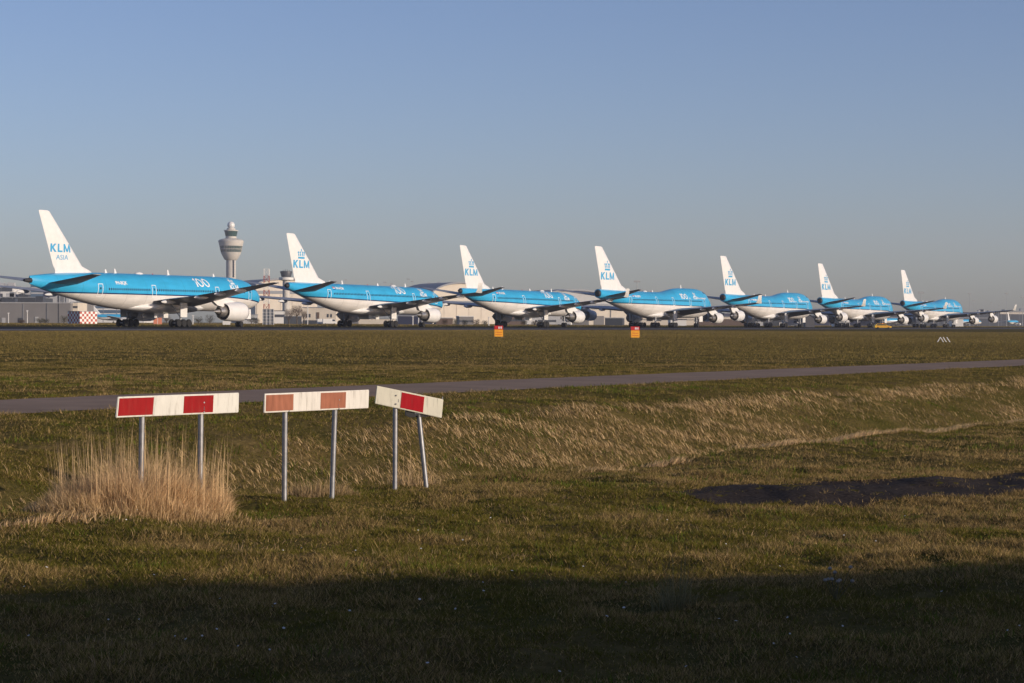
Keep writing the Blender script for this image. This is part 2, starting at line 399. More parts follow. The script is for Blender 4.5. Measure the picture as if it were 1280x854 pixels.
AIRB = dict(name='widebody', L=58.8, tilt=.007, pivot=29,
  stations=[(0,8.15,6.95,7.55,.55),(3,8.25,6.15,7.2,1.1),(8,8.28,4.9,6.6,1.95),(13,8.3,3.75,6.0,2.55),(18,8.3,2.85,5.55,2.8),(21,8.3,2.65,5.48,2.82),(47,8.3,2.65,5.48,2.82),(51,8.15,2.72,5.4,2.75),(54,7.65,2.95,5.2,2.4),(56.4,6.7,3.4,5.0,1.8),(57.9,5.8,3.95,4.85,1.1),(58.8,4.95,4.75,4.85,.05)],
  line=(5.75,-.016,44,.003), apu=(7.55,.5,.7), fairing=(19,43,3.15,3.2,1.1),
  fin=(12.1,2.7,7.95,2.5,-.4,17.35,.10), fin_text=[('KLM',1.9,10.95,5.1,2.05,.035)], fin_crown=(3.1,12.75,2.5),
  dorsal=(15.0,8.2,1.2),
  stab=(8.5,1.6,6.7,2.2,-.1,8.3,9.6),
  wing=[(40.5,25.6,2.2,4.1,.11),(35.6,25.6,9.3,4.75,.10),(28.0,21.9,20,5.75,.09),(21.9,19.3,29.6,6.6,.08)],
  winglet=1.7, fairings=(5.0,12.0,16.5,21.0,25.5), engines=[(9.37,2.45,1.5,40.0,35.4,33.6,32.2)],
  gear=[(29.1,5.34,2,.66,4.2,.7),(50.9,0,1,.53,3.1,.35)],
  zw=6.3, doors=[(11.2,1.1,2.1),(24.9,1.1,2.1),(42.9,.9,1.8),(52.3,1.1,2.1)], windows=[(12.6,51)],
  cockpit=[[(55.4,6.2),(56.4,6.0),(56.1,6.6),(55.4,6.85)],[(54.3,6.35),(55.25,6.25),(55.25,6.9),(54.4,6.95)]],
  marks=[('100',35.9,6.75,4.1,1.8,.03),('PH-AOM',13.9,7.15,2.6,.7,.02),('KLM',45.8,6.4,2.6,1.0,.04)], flag=(12.7,7.6),
  crowns=[(46.3,7.2,1.5)], antennas=[(15,.5),(19.5,.7),(33,.5),(44,.7)], domes=[39])
JUMBO = dict(name='jumbo', L=70.7, tilt=0, pivot=32,
  stations=[(0,9.25,7.1,8.2,.95),(3,9.2,6.6,7.95,1.25),(6.5,9.18,6.0,7.6,1.75),(12,9.12,4.95,7.0,2.4),(18,9.08,3.85,6.35,2.95),(25,9.03,2.75,5.85,3.22),(30,9.0,2.4,5.72,3.25),(37,9.0,2.4,5.7,3.25),(41,9.4,2.4,5.7,3.25),(45,10.0,2.4,5.7,3.25),(49,10.25,2.4,5.7,3.25),(60,10.25,2.45,5.7,3.15),(63.4,9.95,2.75,5.6,2.85),(65.5,9.25,3.05,5.55,2.5),(68,7.95,3.6,5.5,1.85),(70,6.6,4.5,5.45,.95),(70.7,5.6,5.3,5.45,.05)],
  line=(6.15,-.009,57,.012), apu=(8.2,.93,.3), fairing=(25,52,3.45,3.1,1.15),
  fin=(15.2,2.2,8.9,2.3,-1.8,19.6,.10), fin_text=[('KLM',1.6,11.6,6.7,2.5,.035)], fin_crown=(3.1,13.9,3.2),
  stab=(12.5,3.0,7.6,1.6,-1.2,9.1,11.1),
  wing=[(52.0,34.5,2.4,4.0,.11),(44.8,32.8,11.7,4.7,.10),(36.5,29.0,20.8,5.35,.09),(27.2,23.2,31.9,6.1,.08)],
  winglet=1.8, fairings=(6.0,14.0,18.0,24.5), engines=[(11.7,2.4,1.42,49.6,45.2,43.8,42.6),(20.8,3.0,1.42,41.4,37.0,35.6,34.4)],
  gear=[(33.5,5.5,2,.62,4.0,.6),(30.4,1.92,2,.62,3.4,.6),(62.3,0,1,.55,3.2,.4)],
  zw=6.9, doors=[(13.8,1.15,2.1),(29,1.15,2.1),(39.5,1.15,2.1),(50.5,1.15,2.1),(60.5,1.15,2.1)], windows=[(15,59)],
  cockpit=[[(63.6,8.9),(64.6,8.75),(64.4,9.25),(63.6,9.45)],[(62.5,9.0),(63.4,8.95),(63.4,9.5),(62.6,9.5)]],
  marks=[('100',44.8,7.35,4.4,1.8,.03),('PH-BFW',16.5,7.45,3.2,.75,.02),('KLM',53.2,7.4,2.8,1.0,.04),('Royal Dutch Airlines',56.4,7.5,6.2,.6,.01)], flag=(15.2,7.95),
  crowns=[(53.7,8.15,1.6)], antennas=[(51.5,.9),(33,.5),(24,.5)], domes=[28])

HD = R(90-27.3)
def plane_pos(Dt): return Vector((-254.3 + .516*Dt, Dt, 1.24))
PL = 'airliners parked nose to tail on the runway'
t1 = make_airliner(TRIPLE); t1.location = plane_pos(345.8); t1.rotation_euler = (0,0,HD)
tag(t1, 'blue and white twin engine airliner with KLM ASIA on its fin, nearest of the row', 'airliner', PL)
a1 = make_airliner(AIRB); a1.location = plane_pos(411.3); a1.rotation_euler = (0,R(.4),HD); a1.location.z += .2
tag(a1, 'blue and white twin engine airliner with crowned fin, just right of the ASIA airliner', 'airliner', PL)
a2 = dup_tree(a1); a2.location = plane_pos(471.3); a2.location.z += .2
tag(a2, 'blue and white twin engine airliner directly behind the left orange marker box', 'airliner', PL)
j1 = make_airliner(JUMBO); j1.location = plane_pos(533); j1.rotation_euler = (0,0,HD)
tag(j1, 'humped four engine jumbo jet directly behind the right orange marker box', 'airliner', PL)
for Dt, lb in ((605,'humped four engine jumbo jet, second of the four jumbos from the left'),
               (676,'humped four engine jumbo jet standing behind the yellow airport car'),
               (751,'humped four engine jumbo jet at the far right end of the row')):
    j = dup_tree(j1); j.location = plane_pos(Dt); tag(j, lb, 'airliner', PL)

# ------------------------------------------------------------------ terrain
TM = .5866; TC = 1/math.sqrt(1+TM*TM)
RM = .516; RC = 1/math.sqrt(1+RM*RM)
def vpath(X, Y): return -(X-TM*Y)*TC                  # distance from the camera's line, parallel to the service road
def vrun(X, Y): return (-254.3 + RM*Y - X)*RC         # negative = this side of the runway centre line, positive beyond... sign fixed below
def terrain(X, Y, detail=True):
    v = vpath(X, Y)
    v = v - (np.interp(Y, [-50, 27.5, 35], [2.4, 2.3, 0.0]))*np.clip((17.6-v)/3.0, 0, 1)*np.clip((v-5)/6, 0, 1)
    z = np.interp(v, [-500, 14.2, 14.9, 16.6, 17.6, 19.0, 21.2, 22.2, 25.2, 29.9, 33], [0, 0, -.16, -1.0, -1.0, -.50, .18, .33, .52, .55, .55])
    z = np.where(z < 0, z*np.interp(Y - 1.2*X, [30, 36], [.28, 1.0]), z)
    r = -vrun(X, Y)                                   # >0 on the camera side
    zr = np.interp(r, [-400, -48, -31, 31, 60, 200], [1.50, 1.38, .82, .80, .86, .62])
    k = np.clip((v-33)/40, 0, 1)
    z = z*(1-k) + zr*k
    if detail:
        road = np.clip(np.minimum(np.abs(v-27.55)-2.3, 3)/1.0, 0, 1)*np.clip((r-33)/10, 0, 1)
        near = np.clip((120-Y)/60, 0, 1)
        z = z + road*near*((fbm(X*1.1, Y*1.1, 5)-.5)*.21 + (fbm(X*.22+9, Y*.22, 2)-.5)*.22)
    return z
sr = np.concatenate([np.linspace(-140, -4, 40), np.linspace(-3, 12, 30)[0:], np.arange(12.15, 62, .2), 62*np.exp(np.arange(0, math.log(9000/62), .016))])
t = np.linspace(-1, 1, 361)
tt = np.sign(t)*np.abs(t)**1.5
Yg = np.repeat(sr[:, None], len(t), 1); hw = np.maximum(60, 40+.75*np.abs(Yg)); Xg = tt[None, :]*hw
Zg = terrain(Xg, Yg)
def grid_mesh(name, X, Y, Z):
    nr, nc = X.shape; me = bpy.data.meshes.new(name)
    co = np.stack([X, Y, Z], -1).reshape(-1, 3).astype(np.float32)
    i = np.arange((nr-1)*(nc-1)); rr = i//(nc-1); cc = i % (nc-1); a = rr*nc+cc
    q = np.stack([a, a+1, a+nc+1, a+nc], 1).astype(np.int32)
    me.vertices.add(len(co)); me.vertices.foreach_set('co', co.ravel())
    me.loops.add(q.size); me.loops.foreach_set('vertex_index', q.ravel())
    me.polygons.add(len(q)); me.polygons.foreach_set('loop_start', np.arange(0, q.size, 4, dtype=np.int32)); me.polygons.foreach_set('loop_total', np.full(len(q), 4, np.int32))
    me.update(); me.validate(); me.polygons.foreach_set('use_smooth', np.ones(len(q), bool)); return me
def soil_mat():
    m = bpy.data.materials.new('turf_soil'); m.use_nodes = True; nt = m.node_tree; N = nt.nodes; L = nt.links; b = N['Principled BSDF']
    b.inputs['Roughness'].default_value = 1; b.inputs['Specular IOR Level'].default_value = 0
    g = N.new('ShaderNodeNewGeometry')
    n1 = N.new('ShaderNodeTexNoise'); n1.inputs['Scale'].default_value = .35; n1.inputs['Detail'].default_value = 8; n1.inputs['Roughness'].default_value = .65
    n2 = N.new('ShaderNodeTexNoise'); n2.inputs['Scale'].default_value = 9; n2.inputs['Detail'].default_value = 5
    L.new(g.outputs['Position'], n1.inputs['Vector']); L.new(g.outputs['Position'], n2.inputs['Vector'])
    c1 = N.new('ShaderNodeValToRGB'); c1.color_ramp.elements[0].position = .35; c1.color_ramp.elements[1].position = .65
    c1.color_ramp.elements[0].color = (.085,.080,.020,1); c1.color_ramp.elements[1].color = (.19,.135,.055,1)
    L.new(n1.outputs['Fac'], c1.inputs['Fac'])
    mx = N.new('ShaderNodeMix'); mx.data_type = 'RGBA'; mx.blend_type = 'MULTIPLY'; mx.inputs[0].default_value = .6
    L.new(c1.outputs[0], mx.inputs[6]); c2 = N.new('ShaderNodeValToRGB'); c2.color_ramp.elements[0].position = .3; c2.color_ramp.elements[0].color = (.45,.45,.45,1); c2.color_ramp.elements[1].position = .7
    L.new(n2.outputs['Fac'], c2.inputs['Fac']); L.new(c2.outputs[0], mx.inputs[7]); L.new(mx.outputs[2], b.inputs['Base Color'])
    bp = N.new('ShaderNodeBump'); bp.inputs['Strength'].default_value = .8; bp.inputs['Distance'].default_value = .05
    L.new(n2.outputs['Fac'], bp.inputs['Height']); L.new(bp.outputs[0], b.inputs['Normal']); return m
ground = new_obj('ground', grid_mesh('ground', Xg, Yg, Zg), soil_mat()); tag(ground, kind='structure')

def asphalt(name, col, var=.25, sc=2.0):
    return mat(name, col, .95, var=var, scale=sc, spec=.03, bump=.15)
def strip_along(name, m, va, vb, y0, y1, ny, nv, zoff, material, run=False, zf=None, jit=0):
    cc = TC if not run else RC
    Y = np.concatenate([np.linspace(y0, 120, ny//2), np.linspace(120, y1, ny//2+1)[1:]]) if y0 < 120 else np.linspace(y0, y1, ny)
    V = np.linspace(va, vb, nv); YY, VV = np.meshgrid(Y, V, indexing='ij')
    if jit:
        e = (fbm(YY*2.6, VV*0+3.3, 4)-.5)*2*jit; VV = VV + np.where(VV < (va+vb)/2, e, (fbm(YY*1.7+40, VV*0+8, 3)-.5)*2*jit)
    XX = (m*YY - VV/cc) if not run else (-254.3 + m*YY + VV/cc)
    ZZ = zf(VV) if zf else terrain(XX, YY, False)+zoff
    o = new_obj(name, grid_mesh(name, XX, YY, ZZ), material); return o
M['path'] = asphalt('road_asphalt', (.28,.205,.152), .14, .8)
M['runway'] = asphalt('runway_asphalt', (.035,.034,.036), .2, .12)
M['shoulder'] = asphalt('shoulder_asphalt', (.12,.11,.11), .2, .2)
M['bad'] = asphalt('old_asphalt', (.052,.040,.032), .5, 22)
M['paler'] = asphalt('pale_asphalt', (.30,.28,.26), .15, .1)  # paler grey for the far strip of the runway
o = strip_along('service_road', TM, 27.55-2.1, 27.55+2.1, -60, 520, 500, 9, .012, M['path'], jit=.16); tag(o, kind='structure')
# runway: shoulders, surface, painted lines (r positive on the camera side)
crown = lambda V: 1.235 - .013*np.abs(V) 
o = strip_along('runway_shoulder', RM, 22.5, 31, 120, 2600, 60, 4, 0, M['shoulder'], True, crown); tag(o, kind='structure')
o = strip_along('runway_shoulder', RM, -31, -22.5, 120, 2600, 60, 4, 0, M['shoulder'], True, crown); tag(o, kind='structure')
o = strip_along('runway', RM, -6.0, 22.5, 120, 2600, 60, 9, 0, M['runway'], True, crown); tag(o, kind='structure')
o = strip_along('runway_far_half', RM, -22.5, -6.0, 120, 2600, 60, 5, 0, M['paler'], True, crown); tag(o, kind='structure')
for a, b in ((21.0, 21.9), (-21.9, -21.0)):
    o = strip_along('runway_edge_line', RM, a, b, 120, 2600, 60, 2, 0, M['whitemark'], True, lambda V: crown(V)+.012); tag(o, kind='structure')
# old dark strip of broken asphalt in the near grass
def strip_edges(X):
    lo = np.interp(X, [1.9, 2.5, 3.6, 6.5, 12, 30], [26.4, 25.6, 25.45, 26.8, 28.5, 34]); hi = np.interp(X, [1.9, 2.6, 4, 6.5, 12, 30], [26.6, 28.0, 28.7, 29.7, 31.4, 37])
    return lo + (fbm(X*1.7, X*0+1, 5)-.5)*.7, hi + (fbm(X*1.7, X*0+7, 5)-.5)*.7
xs = np.linspace(1.9, 30, 500); lo, hi = strip_edges(xs)
XX = np.repeat(xs[:, None], 9, 1); YY = lo[:, None] + (hi-lo)[:, None]*np.linspace(0, 1, 9)[None]
_zz = terrain(XX, YY, True)
o = new_obj('old_track', grid_mesh('old_track', XX, YY, _zz + .008), M['bad']); tag(o, kind='structure')

# embankment behind the photographer that throws the shade on the near grass
SUN_AZ = 60.0; SUN_EL = 12.0
sx, sy = math.sin(R(SUN_AZ)), -math.cos(R(SUN_AZ))
HB = 6.5; RB = HB/math.tan(R(SUN_EL))
c0 = Vector((0 + sx*RB, 17.7 + sy*RB)); dl = Vector((1, .256)).normalized(); nl = Vector((dl.y, -dl.x))
ux = np.linspace(-95, 60, 156); prof = [(-2.6, -.3), (-1.3, 3.5), (0, HB), (7, HB+.0), (20, -.3)]
XX = np.array([[c0.x+dl.x*u+nl.x*p for p, z in prof] for u in ux]); YY = np.array([[c0.y+dl.y*u+nl.y*p for p, z in prof] for u in ux])
ZZ = np.array([[z + (0 if z < 1 else (vnoise(np.array([u*.35]), np.array([1.7]))[0]-.5)*.35*(1 if z > 5 else .4) + (vnoise(np.array([u*1.3]), np.array([4.7]))[0]-.5)*.12) for p, z in prof] for u in ux])
o = new_obj('embankment', grid_mesh('embankment', XX, YY, ZZ), ground.data.materials[0]); tag(o, kind='structure')

# ------------------------------------------------------------------ grass
def blade_mat(name, transl=.3):
    m = bpy.data.materials.new(name); m.use_nodes = True; nt = m.node_tree; N = nt.nodes; L = nt.links
    N.remove(N['Principled BSDF']); out = N['Material Output']
    at_ = N.new('ShaderNodeAttribute'); at_.attribute_name = 'tint'
    d = N.new('ShaderNodeBsdfDiffuse'); tr = N.new('ShaderNodeBsdfTranslucent'); mx = N.new('ShaderNodeMixShader'); mx.inputs[0].default_value = transl
    L.new(at_.outputs['Color'], d.inputs['Color']); L.new(at_.outputs['Color'], tr.inputs['Color'])
    L.new(d.outputs[0], mx.inputs[1]); L.new(tr.outputs[0], mx.inputs[2]); L.new(mx.outputs[0], out.inputs['Surface']); return m
M['blade'] = blade_mat('grass_blade')
def blades(name, X, Y, Z, H, W, lean, leandir, col, two=True, drop=0.0):
    """each blade: a bent strip of two segments (quad + tip triangle)"""
    n = len(X); th = rng.random(n)*2*np.pi
    wx, wy = np.cos(th)*W/2, np.sin(th)*W/2
    dx, dy = np.cos(leandir)*lean*H, np.sin(leandir)*lean*H
    hz = H*np.sqrt(np.maximum(.05, 1-np.minimum(lean, .97)**2))
    b0 = np.stack([X-wx, Y-wy, Z], 1); b1 = np.stack([X+wx, Y+wy, Z], 1)
    if two:
        m0 = np.stack([X-wx*.8+dx*.35, Y-wy*.8+dy*.35, Z+hz*.6], 1); m1 = np.stack([X+wx*.8+dx*.35, Y+wy*.8+dy*.35, Z+hz*.6], 1)
        tp = np.stack([X+dx, Y+dy, Z+hz-drop*H], 1)
        co = np.stack([b0, b1, m1, m0, tp], 1).reshape(-1, 3); k = 5
        base = (np.arange(n)*5)[:, None]
        loops = np.concatenate([base+0, base+1, base+2, base+3, base+3, base+2, base+4], 1).ravel()
        ls = (np.arange(n)*7)[:, None] + np.array([0, 4])[None]; lt = np.tile([4, 3], n)
    else:
        tp = np.stack([X+dx, Y+dy, Z+hz], 1); co = np.stack([b0, b1, tp], 1).reshape(-1, 3); k = 3
        loops = np.arange(3*n); ls = np.arange(n)*3; lt = np.full(n, 3)
    me = bpy.data.meshes.new(name)
    me.vertices.add(len(co)); me.vertices.foreach_set('co', co.astype(np.float32).ravel())
    me.loops.add(len(loops)); me.loops.foreach_set('vertex_index', loops.astype(np.int32))
    ls = ls.ravel(); me.polygons.add(len(ls)); me.polygons.foreach_set('loop_start', ls.astype(np.int32)); me.polygons.foreach_set('loop_total', lt.astype(np.int32))
    me.update()
    ca = me.color_attributes.new('tint', 'FLOAT_COLOR', 'POINT'); c4 = np.ones((n, k, 4), np.float32); c4[:, :, :3] = col[:, None, :]
    ca.data.foreach_set('color', c4.ravel())
    return me
GREEN = np.array([.120,.112,.018]); GREEN2 = np.array([.195,.165,.034]); STRAW = np.array([.44,.31,.135]); BROWN = np.array([.23,.155,.060]); TAN = np.array([.68,.48,.26])
def lawn(name, n, D0, D1, p, hmin, hmax, w0, wk, two, margin=1.18, extra=1.2, beyond=False):
    u = rng.random(n); a = 2-p; D = (D0**a + u*(D1**a-D0**a))**(1/a)
    X = (rng.random(n)*2-1)*(D*.2327*margin+extra); Y = D
    v = vpath(X, Y); keep = (np.abs(v-27.55) > 2.05 + (fbm(X*3, Y*3, 2)-.5)*.5)
    lo, hi = strip_edges(X); din = np.minimum(Y-lo, hi-Y); keep &= ~((X > 1.9) & (din > 0) & (rng.random(n) > .8*np.exp(-np.maximum(din, 0)*12) + np.where(fbm(X*2.3, Y*3.1, 3) > .70, .10, .003)))
    keep &= ((-vrun(X, Y) > 31.2) if not beyond else (-vrun(X, Y) < -31.2))
    X, Y, v = X[keep], Y[keep], v[keep]; n = len(X); D = Y
    Z = terrain(X, Y) + .002
    big = fbm(X*.35, Y*.16+3, 4); med = fbm(X*1.3+50, Y*.8, 4); fine = rng.random(n)
    dry = np.clip((big-.5)*4.2 + (med-.5)*4.0 + .46, 0, 1)
    # beyond the road the sward is evenly browner; along the ditch greener
    far = np.clip((v-30)/25, 0, 1); dry = dry*(1-far) + (.35+.5*dry)*far
    ditch = np.exp(-((v-22.5)/3.6)**2); dry = dry*(1-.65*ditch)
    ditch2 = np.exp(-((v-16.0)/2.0)**2); dry = dry*(1-.4*ditch2)
    near = np.clip((20-D)/4, 0, 1); dry *= 1-.35*near
    f = (fine < .22+.70*dry)
    g = GREEN[None]*(1-med[:, None])*1.0 + GREEN2[None]*med[:, None]
    s = BROWN[None]*(1-rng.random(n)[:, None]) + STRAW[None]*rng.random(n)[:, None]
    col = np.where(f[:, None], s, g)*(.7+.6*rng.random(n))[:, None]
    fz = np.clip((D-45)/70, 0, .85)[:, None]; meanc = (g*.5+(BROWN*.5+STRAW*.5)*.5)*(.72+.42*fbm(X*.05+3, Y*.02, 3)[:, None]); col = col*(1-fz) + meanc*fz
    # little hollows where the sward is thin, small tussocks between them
    hol = fbm(X*4.5+70, Y*2.2, 3)
    H = (hmin + (hmax-hmin)*rng.random(n)**1.7)*(.55+.9*med)*np.clip(.3+1.8*(hol-.18), .45, 1.6)
    kk = rng.random(n) < np.clip((hol-.26)*9, .5, 1)
    X, Y, Z, H, col, D = X[kk], Y[kk], Z[kk], H[kk], col[kk], D[kk]; n = len(X)
    W = w0*(1+wk*D)*(.7+.6*rng.random(n))
    me = blades(name, X, Y, Z, H, W, .35+.63*rng.random(n)**.7, rng.random(n)*2*np.pi, col.astype(np.float32), two)
    return tag(new_obj(name, me, M['blade']), 'short mixed green and straw coloured rough grass', 'grass', kind='stuff')
lawn('grass', 1250000, 9.5, 31, .55, .028, .075, .0046, .02, False)
lawn('grass', 850000, 29, 78, 1.0, .035, .09, .0055, .018, False)
lawn('grass', 620000, 76, 420, 1.2, .05, .10, .009, .025, False)

lawn('grass', 110000, 300, 1900, 1.3, .12, .3, .10, .004, False, beyond=True)
# taller scattered tufts of green
def tufts(name, n, per, D0, D1, hh, colfn, label, spread=.09, lean=.75, cond=None, w=.006, cat='grass', amp=1.0):
    D = D0 + (D1-D0)*rng.random(n)**.8; X = (rng.random(n)*2-1)*(D*.2327*1.15+1)
    if cond is not None:
        k = cond(X, D); X, D = X[k], D[k]
    n = len(X); sz = .5+.7*rng.random(n)
    Xb = np.repeat(X, per) + rng.normal(size=n*per)*spread*np.repeat(sz, per); Yb = np.repeat(D, per) + rng.normal(size=n*per)*spread*np.repeat(sz, per)
    Zb = terrain(Xb, Yb)-.01
    H = hh*np.repeat(sz, per)*(.5+.6*rng.random(n*per)); ang = np.arctan2(Yb-np.repeat(D, per), Xb-np.repeat(X, per))+rng.normal(size=n*per)*.5
    lo, hi = strip_edges(Xb); k = ~((Xb > 1.9) & (Yb > lo) & (Yb < hi)) & (np.abs(vpath(Xb, Yb)-27.55) > 2.1)
    col = colfn(n*per)
    me = blades(name, Xb[k], Yb[k], Zb[k], H[k], np.full(n*per, w)[k]*(.7+.6*rng.random(k.sum())), (.2+lean*rng.random(n*per))[k], ang[k], col[k].astype(np.float32), True)
    return tag(new_obj(name, me, M['blade']), label, cat, kind='stuff')
cg = lambda n: (np.array([.11,.135,.022])[None]*(.7+.8*rng.random(n))[:, None])
cs = lambda n: (TAN[None]*(.35+.6*rng.random(n))[:, None])
tufts('grass_tufts', 1500, 45, 11, 32, .085, cg, 'small dark green tufts standing out of the near grass', cond=lambda X, D: fbm(X*.8+9, D*.8, 3) > .54)
tufts('grass_tufts', 1200, 40, 24, 62, .12, cg, 'greener tufts along the ditch edges', cond=lambda X, D: (fbm(X*.5+19, D*.5, 3) > .50), w=.012, spread=.15)
tufts('dry_grass', 520, 22, 12, 32, .09, cs, 'thin straw coloured dry grass lying in the near sward', lean=.79, cond=lambda X, D: fbm(X*.6+29, D*.6, 3) > .52, spread=.16)

# dry reeds laid over on the far bank of the ditch
def bank(name, n, vlo, vhi, thr, label, hh, Dmax=130, w0=.010, colr=TAN, mode=0):
    D = 18 + (Dmax-18)*rng.random(n)**1.5; v = vlo + (vhi-vlo)*rng.random(n)
    X = TM*D - v/TC
    k = np.abs(X) < D*.2327*1.2+2; X, D, v = X[k], D[k], v[k]
    if mode == 0:
        # full cover in the middle stretch, only the top edge farther along, thin near the boards
        p = np.interp(D, [24, 30, 36, 47, 50.5], [.02, .05, .20, .40, .03])
        p = p*np.clip((v-18.2)/.7, 0, 1)*np.clip((np.interp(D, [30, 46], [20.9, 22.1])-v)/.6, 0, 1)
        p = p + np.clip((D-44)/5, 0, 1)*.34*np.exp(-((v-21.25)/.5)**2)*np.clip(1.25-D/160, .3, 1) + .35*np.exp(-((D-63)/3.5)**2-((v-18.9)/.6)**2)
        p = p + (fbm(D*1.1+7, v*1.5, 4)-.5)*2.2*np.clip(p*2.2, 0, 1)
        k = rng.random(len(X)) < np.clip(p, 0, 1)
    else:
        patch = fbm(D*.55+7, v*.9+D*.35, 4) + ((.14*np.clip((D-40)/4, -2, 1)) if mode == 1 else 0)
        k = patch > thr + .10*rng.random(len(X))
    X, D, v = X[k], D[k], v[k]; n = len(X)
    Z = terrain(X, D)-.01; H = hh*(.4+.8*rng.random(n))
    # flattened up the bank, away from the low sun
    dirn = (np.arctan2(.5, -.85) + rng.normal(size=n)*.35) if mode == 0 else (np.arctan2(-.75, .65) + rng.normal(size=n)*.45)
    flat = mode == 0
    mixb = rng.random(n)[:, None]
    col = (colr[None]*mixb + BROWN[None]*1.15*(1-mixb) if flat else colr[None])*(.62+.75*rng.random(n)+(.4*fbm(X*5, D*2.5, 2) if flat else 0))[:, None]
    me = blades(name, X, D, Z, H, w0*(.8 if flat else 1)*(1+.01*D)*(.6+.7*rng.random(n)), (.60+.33*rng.random(n)) if flat else (.45+.5*rng.random(n)), dirn, col.astype(np.float32), True, 0)
    return tag(new_obj(name, me, M['blade']), label, 'dry grass', kind='stuff')
bank('dry_grass', 420000, 17.8, 22.0, .50, 'tan dry grass laid over on the far ditch bank', .17)
bank('dry_grass', 70000, 14.3, 15.0, .34, 'thin tan fringe of dry grass along the near ditch lip', .13, 110, .009, TAN*1.1, 1)
bank('dry_grass', 50000, 15.0, 17.4, .52, 'sparse dead grass on the near ditch bank', .25, 60, .009, BROWN*1.6)

# daisies
n = 110; D = 12.5+11.5*rng.random(n); X = (rng.random(n)*2-1)*(D*.24+.6)
k = fbm(X*.7+3, D*.7, 2) > .42; X, D = X[k], D[k]; mb = MB()
for x, y in zip(X, D):
    z = float(terrain(np.array([x]), np.array([y]))[0])+.05+.05*random.random(); r = .006+.006*random.random(); a0 = random.random()*6
    nv = Vector((random.uniform(-.6,.6), random.uniform(-1,0), 1)).normalized(); u_ = nv.orthogonal().normalized(); w_ = nv.cross(u_)
    mb.add([Vector((x,y,z)) + (u_*math.cos(i*1.0472)+w_*math.sin(i*1.0472))*r for i in range(6)], [tuple(range(6))])
tag(mb.build('daisies', mat('petal_white', (.6,.6,.57), .8)), 'tiny white daisies scattered through the near grass', 'flowers', kind='stuff')

# ------------------------------------------------------------------ reed clump
def clump(name, cx, cy, rx, ry, n, h0, h1, label, cat, tall=0, shades=(TAN, BROWN), w=.006, skew=0):
    a = rng.random(n)*2*np.pi; rr = np.sqrt(rng.random(n))
    X = cx + rr*np.cos(a)*rx; Y = cy + rr*np.sin(a)*ry; Z = terrain(X, Y)-.005
    prof = (1-.62*rr**2)*(.25+1.5*fbm(X*3.4, Y*3.4, 3))
    H = (h0+(h1-h0)*rng.random(n))*prof
    mixv = rng.random(n)[:, None]**1.5
    col = (shades[0][None]*(1-mixv)+shades[1][None]*mixv)*(.78+.4*rng.random(n))[:, None]
    if True:
        tl = rng.random(n) < tall; H = np.where(tl, h1*1.6*(.7+.45*rng.random(n))*(1-.2*rr), H)
    lean = np.where(tl, .12*rng.random(n), .12+.82*rng.random(n)**1.1)
    me = blades(name, X, Y, Z, H, np.where(tl, w*.8, w*(.6+.8*rng.random(n))), lean, a+rng.normal(size=n)*1.0, col.astype(np.float32), True)
    o = new_obj(name, me, M['blade']); return tag(o, label, cat)
root = empty('reed_clump', (-3.92, 23.3, 0)); tag(root, 'bushy clump of tall dry straw coloured reeds around the left barrier board posts', 'reeds')
def part_of(o, root, nm):
    o.name = nm; o.data.transform(Matrix.Translation(-root.location)); o.parent = root
LT = np.array([.88,.62,.34])
part_of(clump('stems', -3.92, 23.35, .95, 1.15, 20000, .10, .60, None, None, .022, (LT, TAN*.6), .0055), root, 'dry_stems')
part_of(clump('stems', -4.0, 22.7, 1.05, .75, 9000, .08, .30, None, None, .0, (LT*.9, BROWN*1.3), .006), root, 'bent_stems')
part_of(clump('stems', -3.9, 22.8, 1.6, 1.3, 5000, .03, .12, None, None, .0, (TAN, BROWN*1.2), .006), root, 'litter')
tag(clump('dry_grass_clump', -2.35, 26.2, .55, .6, 1500, .10, .26, 'flattened brown dead grass around the feet of the middle board', 'dry grass', .01, (TAN*.8, BROWN)))
tag(clump('dry_grass_clump', -1.25, 28.3, .35, .5, 500, .15, .40, 'thin pale dry stalks between the feet of the tilted board', 'dry grass', .05, (LT*.8, BROWN)))
tag(clump('grass_tuft', 1.15, 15.6, .16, .15, 260, .18, .36, 'taller thin grass tuft in the shade right of the middle', 'grass', .05, (np.array([.30,.26,.14]), np.array([.16,.15,.06])), .004))
# a pale seed-headed weed in the shade
wx_, wy_ = 2.32, 15.7; z0 = float(terrain(np.array([wx_]), np.array([wy_]))[0])
wr_ = empty('weed', (wx_, wy_, z0)); tag(wr_, 'small branching weed with pale seed heads in the shaded grass at right', 'weed')
st_ = MB(); M['seed'] = mat('seed_head', (.30,.28,.24), .9)
for k in range(9):
    a = random.uniform(-1, 1); b = random.uniform(-.3, .3); top_ = Vector((a*.13, b*.3, random.uniform(.14, .28)))
    st_.tube((0,0,0), top_, .003, .002, 5)
    hd = MB().lathe_z([(-.012,.003),(-.002,.016),(.008,.012),(.014,.003)], top_, 7); hd.build('seed_head', M['seed'], wr_)
st_.build('stem', mat('weed_stem', (.12,.11,.06), .8), wr_)

